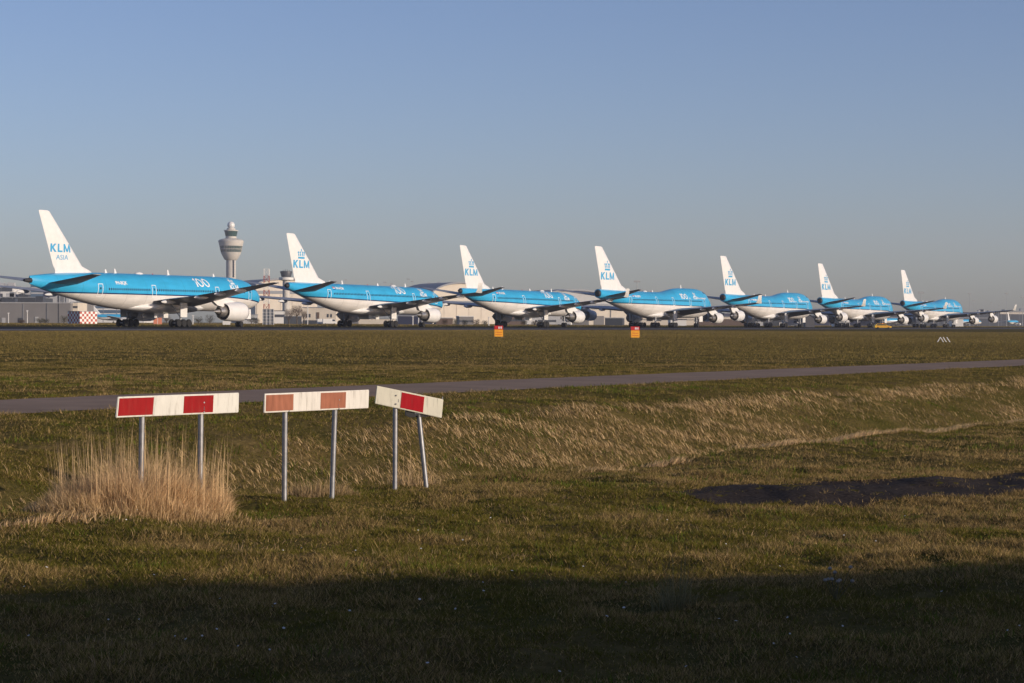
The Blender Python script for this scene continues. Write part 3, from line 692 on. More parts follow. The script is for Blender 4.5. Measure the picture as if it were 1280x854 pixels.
# ------------------------------------------------------------------ barrier boards
def board_mat(name, white, red, faded=0.0):
    m = {}
    for nm, c, v in (('w', white, .06), ('r', red, .12+faded*.12)):
        q = mat(name+('_white' if nm == 'w' else '_red'), c, .42, var=v, scale=6, stretch=(3,3,.7), spec=.4); m[nm] = q
        if nm == 'r': q.node_tree.nodes['Principled BSDF'].inputs['Specular IOR Level'].default_value = .12; q.node_tree.nodes['Principled BSDF'].inputs['Roughness'].default_value = .65
        nt = q.node_tree; N = nt.nodes; L = nt.links; b = N['Principled BSDF']; src = b.inputs['Base Color'].links[0].from_socket
        tc = N.new('ShaderNodeTexCoord'); mp = N.new('ShaderNodeMapping'); mp.inputs['Scale'].default_value = (16, 16, 1.6)
        n1 = N.new('ShaderNodeTexNoise'); n1.inputs['Scale'].default_value = 1.2; n1.inputs['Detail'].default_value = 9; n1.inputs['Roughness'].default_value = .7
        L.new(tc.outputs['Object'], mp.inputs[0]); L.new(mp.outputs[0], n1.inputs['Vector'])
        cr = N.new('ShaderNodeValToRGB'); cr.color_ramp.elements[0].position = .53; cr.color_ramp.elements[1].position = .78; cr.color_ramp.elements[1].color = (.75,.75,.75,1) if nm == 'w' else (.3,.3,.3,1)
        L.new(n1.outputs['Fac'], cr.inputs['Fac']); mx = N.new('ShaderNodeMix'); mx.data_type = 'RGBA'; L.new(cr.outputs[0], mx.inputs[0]); L.new(src, mx.inputs[6]); mx.inputs[7].default_value = (.16,.13,.09,1)
        L.new(mx.outputs[2], b.inputs['Base Color'])
    return m
M['galv'] = mat('galvanised_steel', (.30,.30,.31), .45, .5, var=.2, scale=14)
def barrier(tl, tr, br, bl, cuts, reds, posts, mats, label, extra=None):
    """corner points of the plate in the place; cuts = fractions where colour changes"""
    org = (tl+tr+br+bl)/4; base = Vector((org.x, org.y, float(terrain(np.array([org.x]), np.array([org.y]), True)[0])))
    rt = empty('barrier_board', base); tag(rt, label, 'barrier board', 'red and white barrier boards in front of the ditch')
    u = ((tr-tl)+(br-bl)).normalized(); up = ((tl-bl)+(tr-br)).normalized(); nrm = u.cross(up).normalized()
    if nrm.y > 0: nrm = -nrm
    tl, tr, br, bl = [p - nrm*((p-org).dot(nrm)) for p in (tl, tr, br, bl)]
    L = lambda p: p-base
    th = .022
    def slab(c4, f, bk, name, m, par, bev=0):
        mb = MB(); vs = [L(p)+nrm*f for p in c4]+[L(p)-nrm*bk for p in c4]
        mb.add(vs, [(0,1,2,3),(7,6,5,4),(0,4,5,1),(1,5,6,2),(2,6,7,3),(3,7,4,0)]); return mb.build(name, m, par, bevel=bev)
    pl = slab([tl, tr, br, bl], 0, th, 'board', mats['w'], rt, .006)
    P = lambda a, b: (tl+(tr-tl)*a)*(1-b) + (bl+(br-bl)*a)*b
    for a0, a1 in reds:
        slab([P(a0, .075), P(a1, .075), P(a1, .925), P(a0, .925)], .003, .001, 'red_field', mats['r'], pl)
    for (pt, pb, r) in posts:
        g = MB(); pt2 = pt - nrm*(th+r+.002); pb2 = pb - nrm*(th+r+.002)
        zb = float(terrain(np.array([pb2.x]), np.array([pb2.y]))[0]); dv = (pb2-pt2)
        pb2 = pt2 + dv*((pt2.z-(zb-.12))/(pt2.z-pb2.z))
        g.tube(L(pb2), L(pt2), r, r, 16); po = g.build('post', M['galv'], rt, True)
        c = L(pt2 + (pb2-pt2).normalized()*.11)
        MB().box(c.x-.045, c.x+.045, c.y-.045, c.y+.045, c.z-.02, c.z+.02).build('clamp', M['galv'], po)
        for dzz in (.045, .15):
            bc = L(pt2 + (pb2-pt2).normalized()*dzz + nrm*(th+r+.002)); MB().tube(bc, bc+nrm*.010, .011, .009, 8).build('bolt', M['galv'], pl)
    if extra: extra(rt, L, nrm)
    return rt
B1 = board_mat('board_a', (.67,.65,.58), (.29,.010,.012)); B2 = board_mat('board_b', (.69,.65,.58), (.31,.12,.072), 1.0); B3 = board_mat('board_c', (.74,.70,.56), (.40,.012,.02))
dA, dB = 23.0, 24.1
f1 = lambda px: (px-145)/(299-145)
def Dof(px, p0, d0, p1, d1): return d0 + (d1-d0)*(px-p0)/(p1-p0)
def topof(px, y0, p0, y1, p1): return y0+(y1-y0)*(px-p0)/(p1-p0)
def post_pts(px, pyt, pxb, pyb, D, r=.029): return (at(px, pyt, D), at(pxb, pyb, D), r)
barrier(at(148,496.3,dA), at(299,491.0,dB), at(299,515.8,dB), at(145,522.2,dA), None,
        [(.012,.287),(.535,.780)], [post_pts(181.6,500,180.2,600,Dof(181,145,dA,299,dB)), post_pts(255,498,254.5,600,Dof(254,145,dA,299,dB))], B1,
        'bright red and white barrier board standing in the dry reed clump at left')
dA, dB = 24.2, 25.8
barrier(at(331,492.3,dA), at(462,487.3,dB), at(461,510.2,dB), at(330.8,516.3,dA), None,
        [(.012,.262),(.520,.765)], [post_pts(361.2,497,360.6,633,Dof(361,331,dA,462,dB)), post_pts(424,495,420.2,617,Dof(423,331,dA,462,dB))], B2,
        'barrier board with faded brick coloured fields, in the middle of the three')
dA, dB = 27.25, 27.45
def drk(rt, L, nrm):
    c = L(at(527, 517.5, 27.38)) - nrm*.07
    mb = MB(); u = Vector((nrm.y, -nrm.x, 0)).normalized()
    vs = []
    for s_ in (-1, 1):
        for (a, b) in ((-.19,.05),(.19,-.0),(.19,-.035),(-.14,-.045),(-.19,-.02)):
            vs.append(c + (u*-a) + Vector((0,0,b)) + nrm*.03*s_)
    mb.add(vs, [(0,1,2,3,4),(9,8,7,6,5)]+[(i,5+i,5+(i+1)%5,(i+1)%5) for i in range(5)]); mb.build('bracket', M['dark'], rt)
    c2 = L(at(553.6, 499.5, 27.45)); MB().tube(c2-nrm*.01, c2-nrm*.01+Vector((0,0,.035)), .006, .004, 6).build('bolt', M['galv'], rt)
barrier(at(471.2,482.3,dA), at(554.6,499.4,dB), at(552.5,522.8,dB), at(468.8,504.5,dA), None,
        [(.375,.715)], [post_pts(495.3,490,495.2,612,27.31), post_pts(523.2,505,533.9,604,27.39)], B3,
        'short crooked barrier board tilted down to the right on a leaning post', drk)

# ------------------------------------------------------------------ marker boxes beside the runway, white marker, car
M['my'] = mat('marker_yellow', (.80,.36,.02), .5, var=.08, scale=8); M['mr'] = mat('marker_red', (.50,.015,.02), .5)
def marker(px, D, label):
    x = (px-640)/F*D; z = float(terrain(np.array([x]), np.array([D]))[0]); rt = empty('marker_box', (x, D, z), R(6)); tag(rt, label, 'marker', 'orange and red marker boxes in the field')
    MB().box(-.41,.41,-.18,.18,.08,.74).build('panel', M['my'], rt, bevel=.02)
    MB().box(-.41,.41,-.18,.18,.745,1.10).build('top_panel', M['mr'], rt, bevel=.02)
    for i, (a, w) in enumerate(((-.02,.10),(.10,.08),(.22,.10))): MB().box(a,a+w*.8,-.19,-.182,.82,1.02).build('marking', M['whitemark'], rt)
    for zz in (.25,.47): MB().box(-.3,.3,-.188,-.182,zz,zz+.035).build('line', M['mr'], rt)
    for s_ in (-1,1): MB().tube((s_*.3,0,-.1),(s_*.3,0,.1),.03,.03,8).build('foot', M['galv'], rt)
marker(623, 205, 'orange box with red top, left one of two, below the third airliner')
marker(793.5, 202, 'orange box with red top, right one of two, below the first jumbo jet')
x = (1180-640)/F*183; z = float(terrain(np.array([x]), np.array([183.]))[0]); rt = empty('white_marker', (x, 183, z)); tag(rt, 'group of slanting white marker slats standing in the grass at far right', 'marker')
for i, (a, b) in enumerate(((-.55,-.30),(-.05,-.30),(.2,-.08),(.5,.22))):
    MB().tube((a,0,0),(b,0,.42),.035,.03,6).build('slat', M['whitemark'], rt)

def vehicle(name, loc, rz, label, cat, body, Lc=4.4, Wc=1.8, H=1.45, kind='car', group=None, stripe=None):
    rt = empty(name, loc, rz); tag(rt, label, cat, group)
    h = Lc/2
    if kind == 'car': pr = [(-h,.35),(h,.35),(h,.75),(h*.55,.92),(h*.25,H),(-h*.75,H),(-h,.95)]
    else: pr = [(-h,.45),(h,.45),(h,1.1),(h*.82,1.3),(h*.68,H),(-h,H)]
    MB().prism(pr, -Wc/2, Wc/2).build('body', body, rt, bevel=.05)
    if kind == 'car':
        for s_ in (-1,1):
            MB().add([(h*.46,s_*(Wc/2+.006),.98),(h*.22,s_*(Wc/2+.006),H-.1),(-h*.70,s_*(Wc/2+.006),H-.1),(-h*.85,s_*(Wc/2+.006),.98)],[(0,1,2,3)]).build('side_window', M['glass'], rt)
    else:
        for s_ in (-1,1): MB().add([(h*.78,s_*(Wc/2+.006),1.35),(h*.66,s_*(Wc/2+.006),H-.2),(h*.35,s_*(Wc/2+.006),H-.2),(h*.35,s_*(Wc/2+.006),1.35)],[(0,1,2,3)]).build('side_window', M['glass'], rt)
    if stripe: MB().box(-h*.8, h*.8, -Wc/2-.012, -Wc/2-.006, .62, .72).build('stripe', stripe, rt)
    wr = .33
    for a in (-.62,.62):
        for s_ in (-1,1):
            MB().rings([[(a*h+r*math.cos(i*math.pi/8), s_*(Wc/2-.12)+y, wr+r*math.sin(i*math.pi/8)) for i in range(16)] for y, r in ((-.12,wr*.8),(-.1,wr),(.1,wr),(.135,wr*.8))]).build('wheel', M['tyre'], rt, True)
    return rt
M['yel'] = mat('car_yellow', (.78,.47,.02), .35)
Dc = 560.0
def runway_z(X, Y): return 1.235 - .013*abs(float(-vrun(X, Y)))
def on_run(px, r):                       # point on the runway seen at pixel column px, r metres to the camera side
    s_ = (px-640)/F; D = (254.3 - r/RC)/(RM - s_); return Vector((s_*D, D, 1.235-.013*abs(r)))
p = on_run(1103, 26.0)
c = vehicle('airport_car', p, R(4), 'yellow airport car driving on the runway edge below the sixth airliner', 'car', M['yel'], 5.0, 1.9, 1.5, stripe=mat('stripe_red', (.5,.03,.03), .4))
MB().box(-.25,.25,-.6,.6,1.5,1.62).build('light_bar', M['orange'], c)

# ------------------------------------------------------------------ the airport behind
def W(px, D): return (px-640)/F*D
def Zp(px, py, D): return CZ + (yh(px)-py)/F*D
GZ = 1.3
BM = dict(cream=mat('cream_cladding', (.66,.58,.47), .7, var=.06, scale=.2), grey=mat('grey_cladding', (.20,.19,.185), .8, var=.08, scale=.15),
    pale=mat('pale_cladding', (.42,.42,.42), .7, var=.05, scale=.2), roof=mat('roof_sheet', (.24,.25,.27), .6, var=.08, scale=.1),
    dark=mat('dark_facade', (.05,.055,.065), .5), bglass=mat('blue_glass', (.08,.13,.20), .2), conc=mat('tower_concrete', (.52,.49,.44), .8, var=.08, scale=.3),
    navy=mat('navy_panel', (.02,.025,.06), .6), brick=mat('brown_brick', (.12,.08,.06), .8), wh=mat('white_panel', (.72,.70,.66), .6), green=mat('green_glass', (.03,.07,.06), .15))
def box_building(px0, px1, ytop, D, label, wall, depth=40, rz=0, bands=(), bandmat=None, coping=None, cols=(), base=None, name='building', extra=None, cat='building', roofmat=None):
    """flat roofed building whose front spans px0..px1 at distance D; bands are (z fraction low, high)"""
    xc = W((px0+px1)/2, D); w = W(px1, D)-W(px0, D); H = Zp((px0+px1)/2, ytop, D)-GZ
    rt = empty(name, (xc, D, GZ-.3 if base is None else base), R(rz)); tag(rt, label, cat)
    H += .3
    MB().box(-w/2, w/2, 0, depth, 0, H).build('wall', BM[wall], rt)
    MB().box(-w/2-.2, w/2+.2, -.2, depth+.2, H, H+max(.35, H*.02)).build('roof', BM[coping or 'roof'], rt)
    for a, b in bands: MB().box(-w/2+w*.02, w/2-w*.02, -.12, .05, H*a, H*b).build('window_band', BM[bandmat or 'dark'], rt)
    for a, b, z0, z1, mm in cols: MB().box(-w/2+w*a, -w/2+w*b, -.2, .04, H*z0, H*z1).build('panel', BM[mm], rt)
    nb = int(w/9)
    if nb > 3 and depth >= 20:
        for i in range(1, min(nb, 24)): MB().box(-w/2+w*i/min(nb, 24)-.12, -w/2+w*i/min(nb, 24)+.12, -.16, .0, .2, H-.3).build('facade_rib', BM['roof'], rt)
        rr_ = random.Random(int(px0*7+D))
        for i in range(5):
            a = rr_.uniform(-.45, .4)*w; ww = rr_.uniform(2, 7); MB().box(a, a+ww, 4, 9, H+.4, H+.4+rr_.uniform(1.0, 2.8)).build('roof_unit', BM[rr_.choice(['roof', 'pale', 'dark'])], rt)
    if extra: extra(rt, w, H)
    return rt
def units(rt, w, H):
    for a in (-.42,-.2,.05,.3): MB().box(w*a, w*a+w*.05, 3, 8, H+.36, H+.36+1.6).build('roof_unit', BM['dark'], rt)
box_building(-60, 88, 379, 900, 'long plain grey warehouse with pale roof edge at far left', 'grey', 50, coping='pale',
             cols=[(.42,.45,0,.3,'pale'),(.56,.60,0,.3,'dark'),(.7,.73,.0,.35,'pale'),(.80,.802,.0,1,'dark'),(.9,.902,0,1,'dark')], name='warehouse', cat='warehouse')
box_building(88, 97, 378.5, 905, 'narrow beige stair block at the right end of the grey warehouse', 'cream', 20, bands=[(.15,.25),(.45,.55),(.75,.85)], name='stair_block')
box_building(-70, 44, 372, 1050, 'low dark plant building rising behind the grey warehouse', 'dark', 40, extra=units, name='plant_building')
box_building(-60, 16.5, 358, 1800, 'white office block with dark window bands at left edge', 'wh', 30, bands=[(.42,.50),(.62,.70),(.86,.97)], name='office_block')
box_building(17, 38, 360, 2100, 'pale grey slab block between white office and blue glass block', 'pale', 30, name='slab_block')
box_building(38, 66, 353.5, 1700, 'blue glass office block behind the tail of the nearest airliner', 'bglass', 30, bands=[(.45,.49),(.58,.62),(.72,.76),(.85,.89)], bandmat='pale', cols=[(.58,.9,.42,.82,'navy')], name='office_block')
box_building(62, 86, 364, 1500, 'white clad block with dark vertical stripes below the airliner tail', 'pale', 25, cols=[(.42,.50,.3,.97,'dark'),(.58,.62,.3,.97,'dark'),(.68,.72,.3,.97,'dark'),(.82,.85,.3,.97,'dark')], name='clad_block')
box_building(95, 180, 381, 1500, 'low terminal wing with blue ribbon windows under the nearest airliner', 'wh', 40, bands=[(.55,.72),(.8,.92)], bandmat='bglass', name='terminal_wing')
# hangars with arched roofs
def hangar(px0, px1, ytop, yeave, D, rz, depth, label, front='cream', fascia=True):
    xc = W((px0+px1)/2, D); w = W(px1, D)-W(px0, D); H = Zp((px0+px1)/2, ytop, D)-GZ+.5; E = Zp((px0+px1)/2, yeave, D)-GZ+.5
    rt = empty('hangar', (xc, D, GZ-.5), R(rz)); tag(rt, label, 'hangar', 'pale hangars behind the airliners')
    pr = [(-w/2,0),(w/2,0),(w/2,E)]+[(w/2*math.cos(a), E+(H-E)*math.sin(a)) for a in [math.pi*i/18 for i in range(1,18)]]+[(-w/2,E)]
    MB().prism(pr, 0, depth).build('wall', BM[front], rt)
    ro = [(w/2*1.02*math.cos(a), E+.1+(H-E)*math.sin(a)*1.02) for a in [math.pi*i/18 for i in range(0,19)]]; ri = [(x*.995, z-1.2) for x, z in reversed(ro)]
    MB().prism(ro+ri, -1.5, depth+1).build('roof', BM['roof'], rt)
    if fascia:
        MB().box(-w*.49, w*.49, -.5, -.1, E*.80, E*.88).build('fascia_band', BM['roof'], rt)
        for i in range(5): MB().box(-w*.48+i*w*.19, -w*.48+i*w*.19+w*.185, -.35, -.1, 1, E*.78).build('hangar_door', BM[front], rt)
    return rt
hangar(318, 398, 348, 358, 1650, 22, 70, 'large cream hangar with arched grey roof between first and second airliners')
hangar(535, 622, 353, 372, 1600, 22, 70, 'cream hangar with arched roof left of the third airliner tail')
hangar(668, 770, 362, 376, 1700, 22, 60, 'grey roofed hangar between the third airliner and first jumbo jet', 'pale')
box_building(378, 420, 385, 1000, 'cream two storey workshop under the tail of the second airliner', 'cream', 25, cols=[(.12,.16,.45,.65,'dark'),(.2,.24,.45,.65,'dark'),(.42,.5,.35,.75,'brick'),(.74,.78,.45,.65,'dark'),(.84,.88,.45,.65,'dark')], bands=[(.05,.28)], name='workshop')
box_building(448, 492, 399, 1050, 'low pale wall building under the second airliner belly', 'cream', 20, name='low_shed')
box_building(497, 522, 395.5, 900, 'dark navy shed behind the second airliner nose gear', 'navy', 15, name='navy_shed')
box_building(735, 800, 387, 1200, 'long pale hall with ribbed front behind the first jumbo jet tail', 'cream', 40, rz=12, cols=[(.1,.3,.05,.6,'grey'),(.42,.44,0,1,'grey')], name='hall')
box_building(800, 872, 394, 1150, 'low cream hall behind the first jumbo jet wheels', 'cream', 30, bands=[(.55,.6)], name='hall')
box_building(873, 940, 396, 1100, 'low brown shed line right of the first jumbo jet nose', 'brick', 20, cols=[(.0,.97,.75,.95,'cream')], name='low_shed')
box_building(940, 1008, 398, 1000, 'low dark service sheds under the second jumbo jet', 'dark', 20, cols=[(.1,.2,.1,.6,'pale'),(.5,.56,.1,.5,'wh'),(.8,.85,.4,.7,'wh')], name='service_shed')
gx = W(1012.5, 760); rt = empty('gabled_hut', (gx, 760, GZ-.1)); tag(rt, 'dark grey gabled hut left of the second jumbo jet outer engine', 'hut')
MB().prism([(-1.6,0),(1.6,0),(1.6,3.0),(0,4.1),(-1.6,3.0)], 0, 5).build('wall', mat('hut_grey', (.09,.09,.10), .7), rt); MB().prism([(-1.8,2.9),(0,4.15),(1.8,2.9),(1.8,3.05),(0,4.35),(-1.8,3.05)], -.15, 5.2).build('roof', BM['dark'], rt)
box_building(1018, 1110, 395, 1500, 'dark pier building behind the third jumbo jet', 'navy', 25, name='pier')
box_building(1110, 1162, 393, 1900, 'dim grey pier behind the last jumbo jet tail', 'dark', 25, bands=[(.6,.75)], bandmat='roof', name='pier')
box_building(1160, 1250, 390, 2100, 'long dark glazed pier at the right of the last jumbo jet', 'dark', 30, bands=[(.55,.62)], bandmat='roof', coping='pale', name='pier')
box_building(1240, 1330, 389.5, 2250, 'far pale roofed terminal at the right edge', 'dark', 30, coping='wh', bands=[(.82,.95)], bandmat='cream', name='terminal')

for px0, px1, yt, D, mm, cc, bands, lb in (
    (300,322,394,1000,'pale','roof',[(.5,.7)],'low pale depot behind the nose of the nearest airliner'),
    (343,356,389,1150,'wh','dark',[(.55,.75)],'small white flat building at the foot of the arched hangar'),
    (356,377,396,900,'dark','roof',[],'low dark shed in front of the bare trees'),
    (420,449,391,1250,'grey','pale',[(.3,.45),(.65,.8)],'grey building with two window bands behind the second airliner gear'),
    (523,540,392,1200,'navy','pale',[(.6,.8)],'dark blue shed right of the second airliner nose gear'),
    (545,566,398,950,'brick','pale',[],'low brown brick shed before the hangar by the third tail'),
    (574,592,396,980,'grey','wh',[(.4,.6)],'grey shed with pale roof edge before the hangar by the third tail'),
    (622,660,396,1000,'brick','roof',[(.5,.7)],'brown low building behind the main gear of the third airliner'),
    (660,700,393,1300,'pale','dark',[(.3,.5)],'pale hall with dark roof behind the third airliner belly'),
    (700,736,396,1000,'grey','wh',[],'grey shed with white roof edge behind the third airliner engine'),
    (756,778,398,900,'dark','pale',[],'dark low shed under the first jumbo jet tail'),
    (838,858,400,880,'wh','dark',[],'small white shed under the first jumbo jet wing'),
    (905,925,392,1400,'navy','roof',[],'dark navy block behind the engine of the second jumbo jet'),
    (1045,1062,399,900,'wh','dark',[(.4,.6)],'small white cabin behind the third jumbo jet gear'),
    (1190,1204,399,1100,'wh','roof',[],'small white cabin just right of the last jumbo jet nose')):
    box_building(px0, px1, yt, D, lb, mm, 14, rz=rng.uniform(-8, 14), bands=bands, bandmat='dark' if mm != 'dark' else 'pale', coping=cc, name='airport_building')

# main control tower
TD = 2222.0; tx = W(288.4, TD); tw = empty('control_tower', (tx, TD, GZ)); tag(tw, 'tall concrete control tower with flared cab and white radome ball', 'control tower')
def tz(zy): return Zp(288, 270+zy/10.67, TD)-GZ
def tr(px): return px/10.67*TD/F/2
MB().lathe_z([(0, tr(135)), (tz(560), tr(128))]).build('column', BM['conc'], tw, True)
MB().lathe_z([(tz(590), tr(150)), (tz(575), tr(185)), (tz(500), tr(262)), (tz(485), tr(268))]).build('lower_drum', BM['conc'], tw, True)
gl = MB().lathe_z([(tz(484), tr(266)), (tz(402), tr(300))]).build('glazing', BM['green'], tw, True)
for i in range(40):
    a = 2*math.pi*i/40; r0, r1 = tr(270), tr(304)
    MB().tube((r0*math.cos(a), r0*math.sin(a), tz(484)), (r1*math.cos(a), r1*math.sin(a), tz(402)), .14, .14, 4).build('mullion', BM['conc'], gl)
MB().lathe_z([(tz(448), tr(284)), (tz(446), tr(296)), (tz(441), tr(296)), (tz(440), tr(286))]).build('balcony', BM['conc'], tw, True)
MB().lathe_z([(tz(402), tr(310)), (tz(345), tr(338)), (tz(332), tr(338)), (tz(318), tr(300)), (tz(300), tr(160))]).build('upper_drum', BM['conc'], tw, True)
MB().lathe_z([(tz(305), tr(150)), (tz(272), tr(142))]).build('neck', BM['conc'], tw, True)
MB().lathe_z([(tz(273), tr(146)), (tz(202), tr(178))]).build('cab_glazing', BM['green'], tw, True)
MB().lathe_z([(tz(203), tr(190)), (tz(192), tr(192)), (tz(185), tr(120)), (tz(165), tr(105))]).build('cab_roof', BM['conc'], tw, True)
MB().lathe_z([(tz(125)+tr(100)*math.sin(a), max(.05, tr(100)*math.cos(a))) for a in [-1.35+i*2.9/12 for i in range(13)]]).build('radome', M['white'], tw, True)
for i in range(6):
    MB().box(tr(60), tr(60)+1.6, -tr(120), -tr(120)+1.0, tz(820-40*i), tz(820-40*i)+3).build('window', BM['dark'], tw)
# small old tower behind the second fin
sd = 1500.0; sx_ = W(357.5, sd); s2 = empty('control_tower', (sx_, sd, GZ)); tag(s2, 'small dark cabbed tower peeping out left of the second airliner fin', 'control tower')
def z2(py): return Zp(357, py, sd)-GZ
MB().lathe_z([(0, 2.6), (z2(350), 2.4)]).build('column', BM['conc'], s2, True)
MB().lathe_z([(z2(351), 2.6), (z2(350), 5.0), (z2(347), 5.0), (z2(346.5), 3.0)]).build('gallery', BM['wh'], s2, True)
MB().lathe_z([(z2(346.5), 3.2), (z2(340), 4.2), (z2(339), 4.0)]).build('cab', BM['dark'], s2, True)
for a in (-2, -.6, .9, 2.2): MB().tube((a, 0, z2(339.2)), (a, 0, z2(336.5+abs(a)*.6)), .25, .2, 6).build('antenna', BM['dark'], s2)

# lattice mast, red and white
def mast(px, ytop, D, label, wm=1.5):
    rt = empty('lattice_mast', (W(px, D), D, GZ)); tag(rt, label, 'mast'); H = Zp(px, ytop, D)-GZ; n = 8
    red = mat('mast_red', (.32,.06,.045), .6); wh = BM['wh']
    for k in range(n):
        mb = MB(); z0, z1 = H*k/n, H*(k+1)/n; a = wm/2
        cs_ = [(-a,-a),(a,-a),(a,a),(-a,a)]
        for i in range(4):
            mb.tube((*cs_[i], z0), (*cs_[i], z1), .07, .07, 5)
            p0, p1 = cs_[i], cs_[(i+1) % 4]; mb.tube((*p0, z0), (*p1, z1), .04, .04, 4); mb.tube((*p1, z0), (*p0, z1), .04, .04, 4); mb.tube((*p0, z1-.05), (*p1, z1-.05), .04, .04, 4)
        mb.build('mast_section', red if k % 2 == 0 else wh, rt)
mast(333, 336, 640, 'red and white lattice mast beside the wing tip of the nearest airliner')
def rack(px0, px1, y0, D, label):
    w = W(px1, D)-W(px0, D); H = Zp(px0, y0, D)-GZ; rt = empty('equipment_rack', (W(px0, D), D, GZ)); tag(rt, label, 'rack')
    MB().box(0, w, .3, 1.2, 0, H).build('cabinet', BM['roof'], rt)
    fr = MB()
    for i in range(4): fr.box(w*i/3-.06 if i else 0, w*i/3+.06, 0, .12, 0, H)
    for i in range(6): fr.box(.01, w-.01, .01, .11, H*i/5-.05 if i else 0, H*i/5+.05)
    fr.build('frame', BM['wh'], rt)
rack(328, 342, 386.5, 620, 'white framed equipment rack at the foot of the lattice mast')

# checkered hut
cd = 700.0; ch = empty('checkered_hut', (W(103, cd), cd, GZ)); tag(ch, 'red and white checkered equipment hut behind the tail of the nearest airliner', 'hut')
def check_mat():
    m = bpy.data.materials.new('checker_paint'); m.use_nodes = True; nt = m.node_tree; N = nt.nodes
    c = N.new('ShaderNodeTexChecker'); c.inputs['Scale'].default_value = 1/.82; c.inputs['Color1'].default_value = (.40,.06,.035,1); c.inputs['Color2'].default_value = (.8,.77,.72,1)
    tc = N.new('ShaderNodeTexCoord'); mp = N.new('ShaderNodeMapping'); mp.inputs['Location'].default_value = (.013,.017,.011); nt.links.new(tc.outputs['Object'], mp.inputs[0]); nt.links.new(mp.outputs[0], c.inputs['Vector']); nt.links.new(c.outputs['Color'], N['Principled BSDF'].inputs['Base Color']); N['Principled BSDF'].inputs['Roughness'].default_value = .5
    return m
hw_ = 3.3
MB().box(-hw_, hw_, -hw_, hw_, 0, 4.0).build('wall', check_mat(), ch); MB().box(-hw_-.1, hw_+.1, -hw_-.1, hw_+.1, 4.0, 4.15).build('roof', BM['roof'], ch); ch.rotation_euler = (0,0,R(46)); ch.scale = (1,1,1)
od = 640.0; oh = empty('orange_cabinet', (W(197, od), od, GZ), R(8)); tag(oh, 'orange and white cabinet between the main gears of the nearest airliner', 'cabinet')
MB().box(-1.2,1.2,-.8,.8,0,2.2).build('body', mat('salmon_paint', (.62,.22,.13), .6), oh, bevel=.03); MB().box(-1.25,1.25,-.85,.85,2.2,2.3).build('lid', BM['wh'], oh); MB().box(-.06,.06,-.82,-.79,.1,2.1).build('door_seam', BM['wh'], oh)
ob_ = empty('white_cabinet', (W(283, 560), 560, GZ), R(5)); tag(ob_, 'small white cabinet under the engine of the nearest airliner', 'cabinet')
MB().box(-.95,.95,-.5,.5,0,1.1).build('body', BM['wh'], ob_, bevel=.02); MB().box(-1,1,-.55,.55,1.1,1.18).build('lid', BM['pale'], ob_)

# far small airliners (simple twin jets with their main parts)
def small_jet(px, D, rz, label):
    rt = empty('small_airliner', (W(px, D), D, GZ), R(rz)); tag(rt, label, 'airliner')
    S_ = [(-17,.2,4.6),(-14,.9,4.3),(-9,1.6,3.7),(-5,1.9,3.5),(10,1.9,3.5),(13,1.6,3.3),(15,1.0,3.1),(16,.1,3.0)]
    fm = bpy.data.materials.get('widebody_livery'); 
    MB().rings([[(s, r*math.cos(2*math.pi*i/20), z+r*math.sin(2*math.pi*i/20)) for i in range(20)] for s, r, z in S_]).build('fuselage', SJ, rt, True)
    lift_mesh([(-9,-14.5,0,5,.1),(-15,-17.5,0,12.2,.1)], vertical=True).build('tail_fin', M['white'], rt, True)
    for sg in (-1,1):
        lift_mesh([(4,-3,sg*1.5,2.9,.12),(-4,-6,sg*16,4.3,.1)]).build('wing', M['grey'], rt, True)
        lift_mesh([(-12,-15,sg*.5,4.8,.1),(-15,-16.5,sg*6.5,5.4,.1)]).build('tailplane', M['grey'], rt, True)
        MB().lathe_x([(1.5,.75),(2.5,.9),(5,.95),(5.8,.8)], (0, sg*4.8, 1.9), 16, True).build('engine', M['white'], rt, True)
        MB().tube((-2,sg*2.8,.4),(-2,sg*2.8,3),.15).build('landing_gear', M['strut'], rt)
        MB().rings([[(-2+r*math.cos(i*math.pi/7), sg*2.8+y, .45+r*math.sin(i*math.pi/7)) for i in range(14)] for y, r in ((-.3,.45),(.3,.45))]).build('wheel', M['tyre'], rt)
    MB().tube((12,0,.4),(12,0,2.5),.12).build('landing_gear', M['strut'], rt)
SJ = fuselage_mat('small_livery', 3.6, 0, 99, 0)
small_jet(146, 1300, 8, 'distant small blue airliner seen under the nearest airliner belly')
small_jet(1266, 1900, 62, 'distant small blue airliner with white fin at the right edge')
small_jet(1120, 1500, 25, 'distant small blue airliner seen between the last two jumbo jets')
small_jet(1207, 1700, 30, 'distant small airliner under the wing of the last jumbo jet')

# flood light masts
ML = [(796,352,900),(1151,366,1000),(1212,367,1500),(1217,376,1750),(1258,367,1500),(1278,372,1400),(1239,378,2200),(515,352,1900),(481,353,1700),(489,355,1750),(510,349,1700),(548,353,1800),(536,354,1800),(432,350,1900),(1248,381,2000),(1180,374,1800)]
wh_ = ['tall floodlight mast above the first jumbo jet tail','thin floodlight mast just right of the last jumbo jet fin','tallest floodlight mast right of the last jumbo jet nose','second floodlight mast right of the last jumbo jet nose, slightly lower','floodlight mast above the small distant airliner at right','floodlight mast at the extreme right edge','short floodlight mast between the two tall masts at right','tall thin mast above the second airliner nose','short mast behind the second airliner back, left one of a pair','short mast behind the second airliner back, right one of a pair','thin mast left of the tall one above the second airliner nose','mast over the hangar roof at the second airliner wing','mast just left of the hangar roof beside the second airliner nose','mast behind the back of the second airliner near its tail','low floodlight mast near the last jumbo jet outer engine','mast over the back of the last jumbo jet nose']
M['mast'] = mat('mast_steel', (.34,.35,.36), .6)
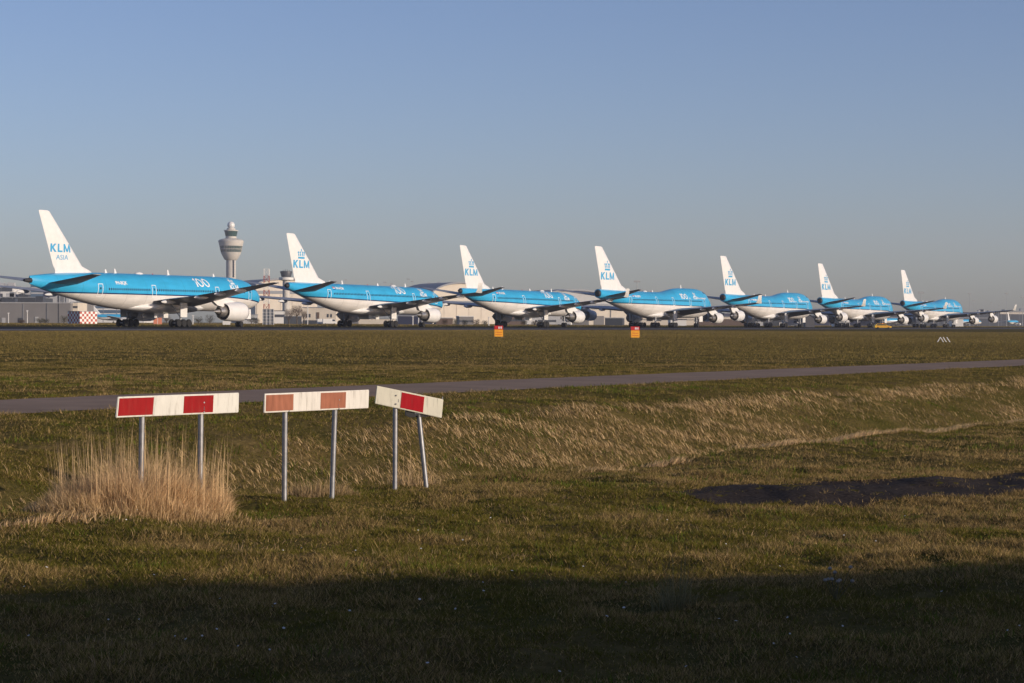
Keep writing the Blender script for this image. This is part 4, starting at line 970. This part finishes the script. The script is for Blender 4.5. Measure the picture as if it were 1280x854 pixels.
for (px, yt, D), lb in zip(ML, wh_):
    H = Zp(px, yt, D)-GZ; rt = empty('floodlight_mast', (W(px, D), D, GZ)); tag(rt, lb, 'mast', 'floodlight masts of the airport')
    MB().tube((0,0,0),(0,0,H),.2,.1,8).build('pole', M['mast'], rt)
    MB().box(-1.3,1.3,-.3,.3,H-.3,H+.35).build('lamp_head', M['mast'], rt, bevel=.05)

# bare scrub and trees
M['bark'] = mat('bark', (.09,.07,.05), .9)
def tree(px, ytop, D, wpx, label, tint, nblade=1500, trunkh=.3, name='bare_tree', grp=None):
    H = Zp(px, ytop, D)-GZ; w = W(wpx, D)-W(0, D); rt = empty(name, (W(px, D), D, GZ)); tag(rt, label, 'tree' if name == 'bare_tree' else 'shrub', grp)
    mb = MB(); mb.tube((0,0,-.2),(0,0,H*.55),.12+H*.02,.05,8)
    for k in range(9):
        a = random.random()*6.28; z0 = H*random.uniform(.12,.45); mb.tube((0,0,z0),(math.cos(a)*w*.34,math.sin(a)*w*.34,z0+H*random.uniform(.2,.4)),.06+H*.006,.03,5)
    mb.build('trunk', M['bark'], rt)
    n = nblade; a = rng.random(n)*2*np.pi; q = rng.random(n)**.4; ph = np.arccos(rng.random(n)*1.7-.85)
    lump = .7+.5*fbm(a*1.3, ph*1.7+px, 3)
    X = np.cos(a)*np.sin(ph)*w/2*q*lump; Y = np.sin(a)*np.sin(ph)*w/2*q*lump; Z = H*(trunkh+(1-trunkh)/2) + np.cos(ph)*H*(1-trunkh)/2*q*lump
    col = (tint[None]*(.5+.9*rng.random(n))[:, None]).astype(np.float32)
    me = blades('crown', X, Y, Z-.2, (.5+.9*rng.random(n))*max(.25, w*.08), np.full(n, max(.06, w*.012)), .1+.8*rng.random(n), rng.random(n)*6.28, col, False)
    new_obj('crown', me, M['blade'], rt)
TW = np.array([.16,.105,.07]); DK = np.array([.05,.05,.03]); OL = np.array([.07,.07,.035])
tree(371, 379, 850, 17, 'bare brown tree between the hangar and the cream workshop', TW, 2600)
tree(361, 384, 860, 13, 'smaller bare brown tree left of the cream workshop', TW*.8, 2000)
tree(380, 386, 840, 9, 'slim bare tree touching the left end of the cream workshop', TW*1.1, 1500)
SB = 'scrub bushes behind the runway'
shr = [(208,392,'between the main gears of the nearest airliner'),(248,394,'under the wing of the nearest airliner'),(262,391,'just left of the nearest airliner engine'),(300,394,'behind the nose gear of the nearest airliner'),(314,392,'under the nose of the nearest airliner'),(320,396,'between the nearest airliner nose and the rack'),
       (556,397,'at the left foot of the hangar by the third tail'),(569,396,'below the hangar left of the third tail, second from left'),(581,398,'below the hangar left of the third tail, third from left'),(595,397,'below the hangar left of the third tail, fourth from left'),(606,399,'below the hangar next to the third airliner gear'),(655,399,'under the belly of the third airliner'),(668,400,'behind the main gear of the third airliner'),(50,396,'in front of the grey warehouse, left one'),(57,397,'in front of the grey warehouse, right one'),(27,398,'in front of the grey warehouse near the left edge'),(80,392,'bare and tall at the right end of the grey warehouse'),(90,393,'bare and tall beside the beige stair block')]
for i, (px, yt, lb) in enumerate(shr):
    tree(px, yt, 680+random.random()*120, random.uniform(8, 15), 'dull brown bush '+lb, (TW*.7, OL, DK)[i % 3], 700, .05, 'shrub', SB)

# small ground clutter: posts of the perimeter
for px, yt, D, lb in ((10.5,391,760,'white post before the grey warehouse, left one'),(34,388,760,'white post before the grey warehouse, second'),(241,394,620,'white post below the wing of the nearest airliner'),(516,395,620,'white post in front of the navy shed, left one'),(523,395,620,'white post in front of the navy shed, right one'),(611,396,620,'white post left of the third airliner main gear'),(384.5,380,700,'white post before the cream workshop')):
    rt = empty('white_post', (W(px, D), D, GZ)); tag(rt, lb, 'post', 'white posts behind the runway'); H = Zp(px, yt, D)-GZ
    MB().tube((0,0,0),(0,0,H),.14,.12,8).build('pole', BM['wh'], rt); MB().box(-.3,.3,-.1,.1,H*.92,H).build('cap', BM['wh'], rt)
# parked service vehicles far behind
for px, D, lb, m_, kd in ((405,820,'white van parked before the cream workshop, left one','wh','van'),(412,815,'white van parked before the cream workshop, right one','wh','van'),(665.5,800,'white van under the third airliner belly','wh','van'),(705,760,'white van behind the third airliner nose gear','wh','van'),(988,700,'dark tractor van under the second jumbo jet','roof','van')):
    vehicle('parked_van', (W(px, D), D, GZ), R(random.uniform(-20,20)), lb, 'van', BM[m_], 5.2, 2.0, 2.2, 'van', 'vans parked behind the runway')

# thin air between the camera and the far airport
hz = MB().box(-1500, 1900, -160, 3300, -3, 130).build('haze', None); hm = bpy.data.materials.new('haze_air'); hm.use_nodes = True; hn = hm.node_tree
hn.nodes.remove(hn.nodes['Principled BSDF']); pv_ = hn.nodes.new('ShaderNodeVolumePrincipled'); pv_.inputs['Color'].default_value = (.86, .90, 1, 1); pv_.inputs['Density'].default_value = .00010; pv_.inputs['Anisotropy'].default_value = .1
hn.links.new(pv_.outputs[0], hn.nodes['Material Output'].inputs['Volume']); hz.data.materials.append(hm); tag(hz, kind='stuff')

# ------------------------------------------------------------------ camera, light, world
cam = bpy.data.cameras.new('camera'); co = bpy.data.objects.new('camera', cam); COL.objects.link(co); scene.camera = co
cam.sensor_width = 36; cam.lens = 36*F/1280; cam.clip_end = 20000; cam.clip_start = .1
pit = math.atan((427-404.5)/F); roll = math.atan(.0039)
co.matrix_world = Matrix.Translation((0,0,CZ)) @ Matrix.Rotation(R(90)-pit, 4, 'X') @ Matrix.Rotation(roll, 4, 'Z')
sl = bpy.data.lights.new('sun', 'SUN'); so = bpy.data.objects.new('sun', sl); COL.objects.link(so)
sl.energy = 4.25; sl.angle = R(.53); sl.color = (1, .85, .68)
sd_ = Vector((sx*math.cos(R(SUN_EL)), sy*math.cos(R(SUN_EL)), math.sin(R(SUN_EL))))
so.rotation_euler = (-sd_).to_track_quat('-Z', 'Y').to_euler()
wd = bpy.data.worlds.new('World'); scene.world = wd; wd.use_nodes = True; nt = wd.node_tree
sk = nt.nodes.new('ShaderNodeTexSky'); sk.sky_type = 'NISHITA'; sk.sun_disc = False
sk.sun_elevation = R(SUN_EL); sk.sun_rotation = math.atan2(sd_.x, sd_.y)
sk.air_density = .8; sk.dust_density = .8; sk.ozone_density = 2.0; sk.altitude = 0
bg = nt.nodes['Background']; bg.inputs['Strength'].default_value = .106
wb = nt.nodes.new('ShaderNodeMix'); wb.data_type = 'RGBA'; wb.blend_type = 'MULTIPLY'; wb.inputs[0].default_value = 1; wb.inputs[7].default_value = (1.02, .965, 1.17, 1)   # white balance of the photograph
nt.links.new(sk.outputs[0], wb.inputs[6]); nt.links.new(wb.outputs[2], bg.inputs['Color'])
scene.view_settings.view_transform = 'Standard'; scene.view_settings.look = 'None'; scene.view_settings.gamma = 1; scene.view_settings.exposure = 0
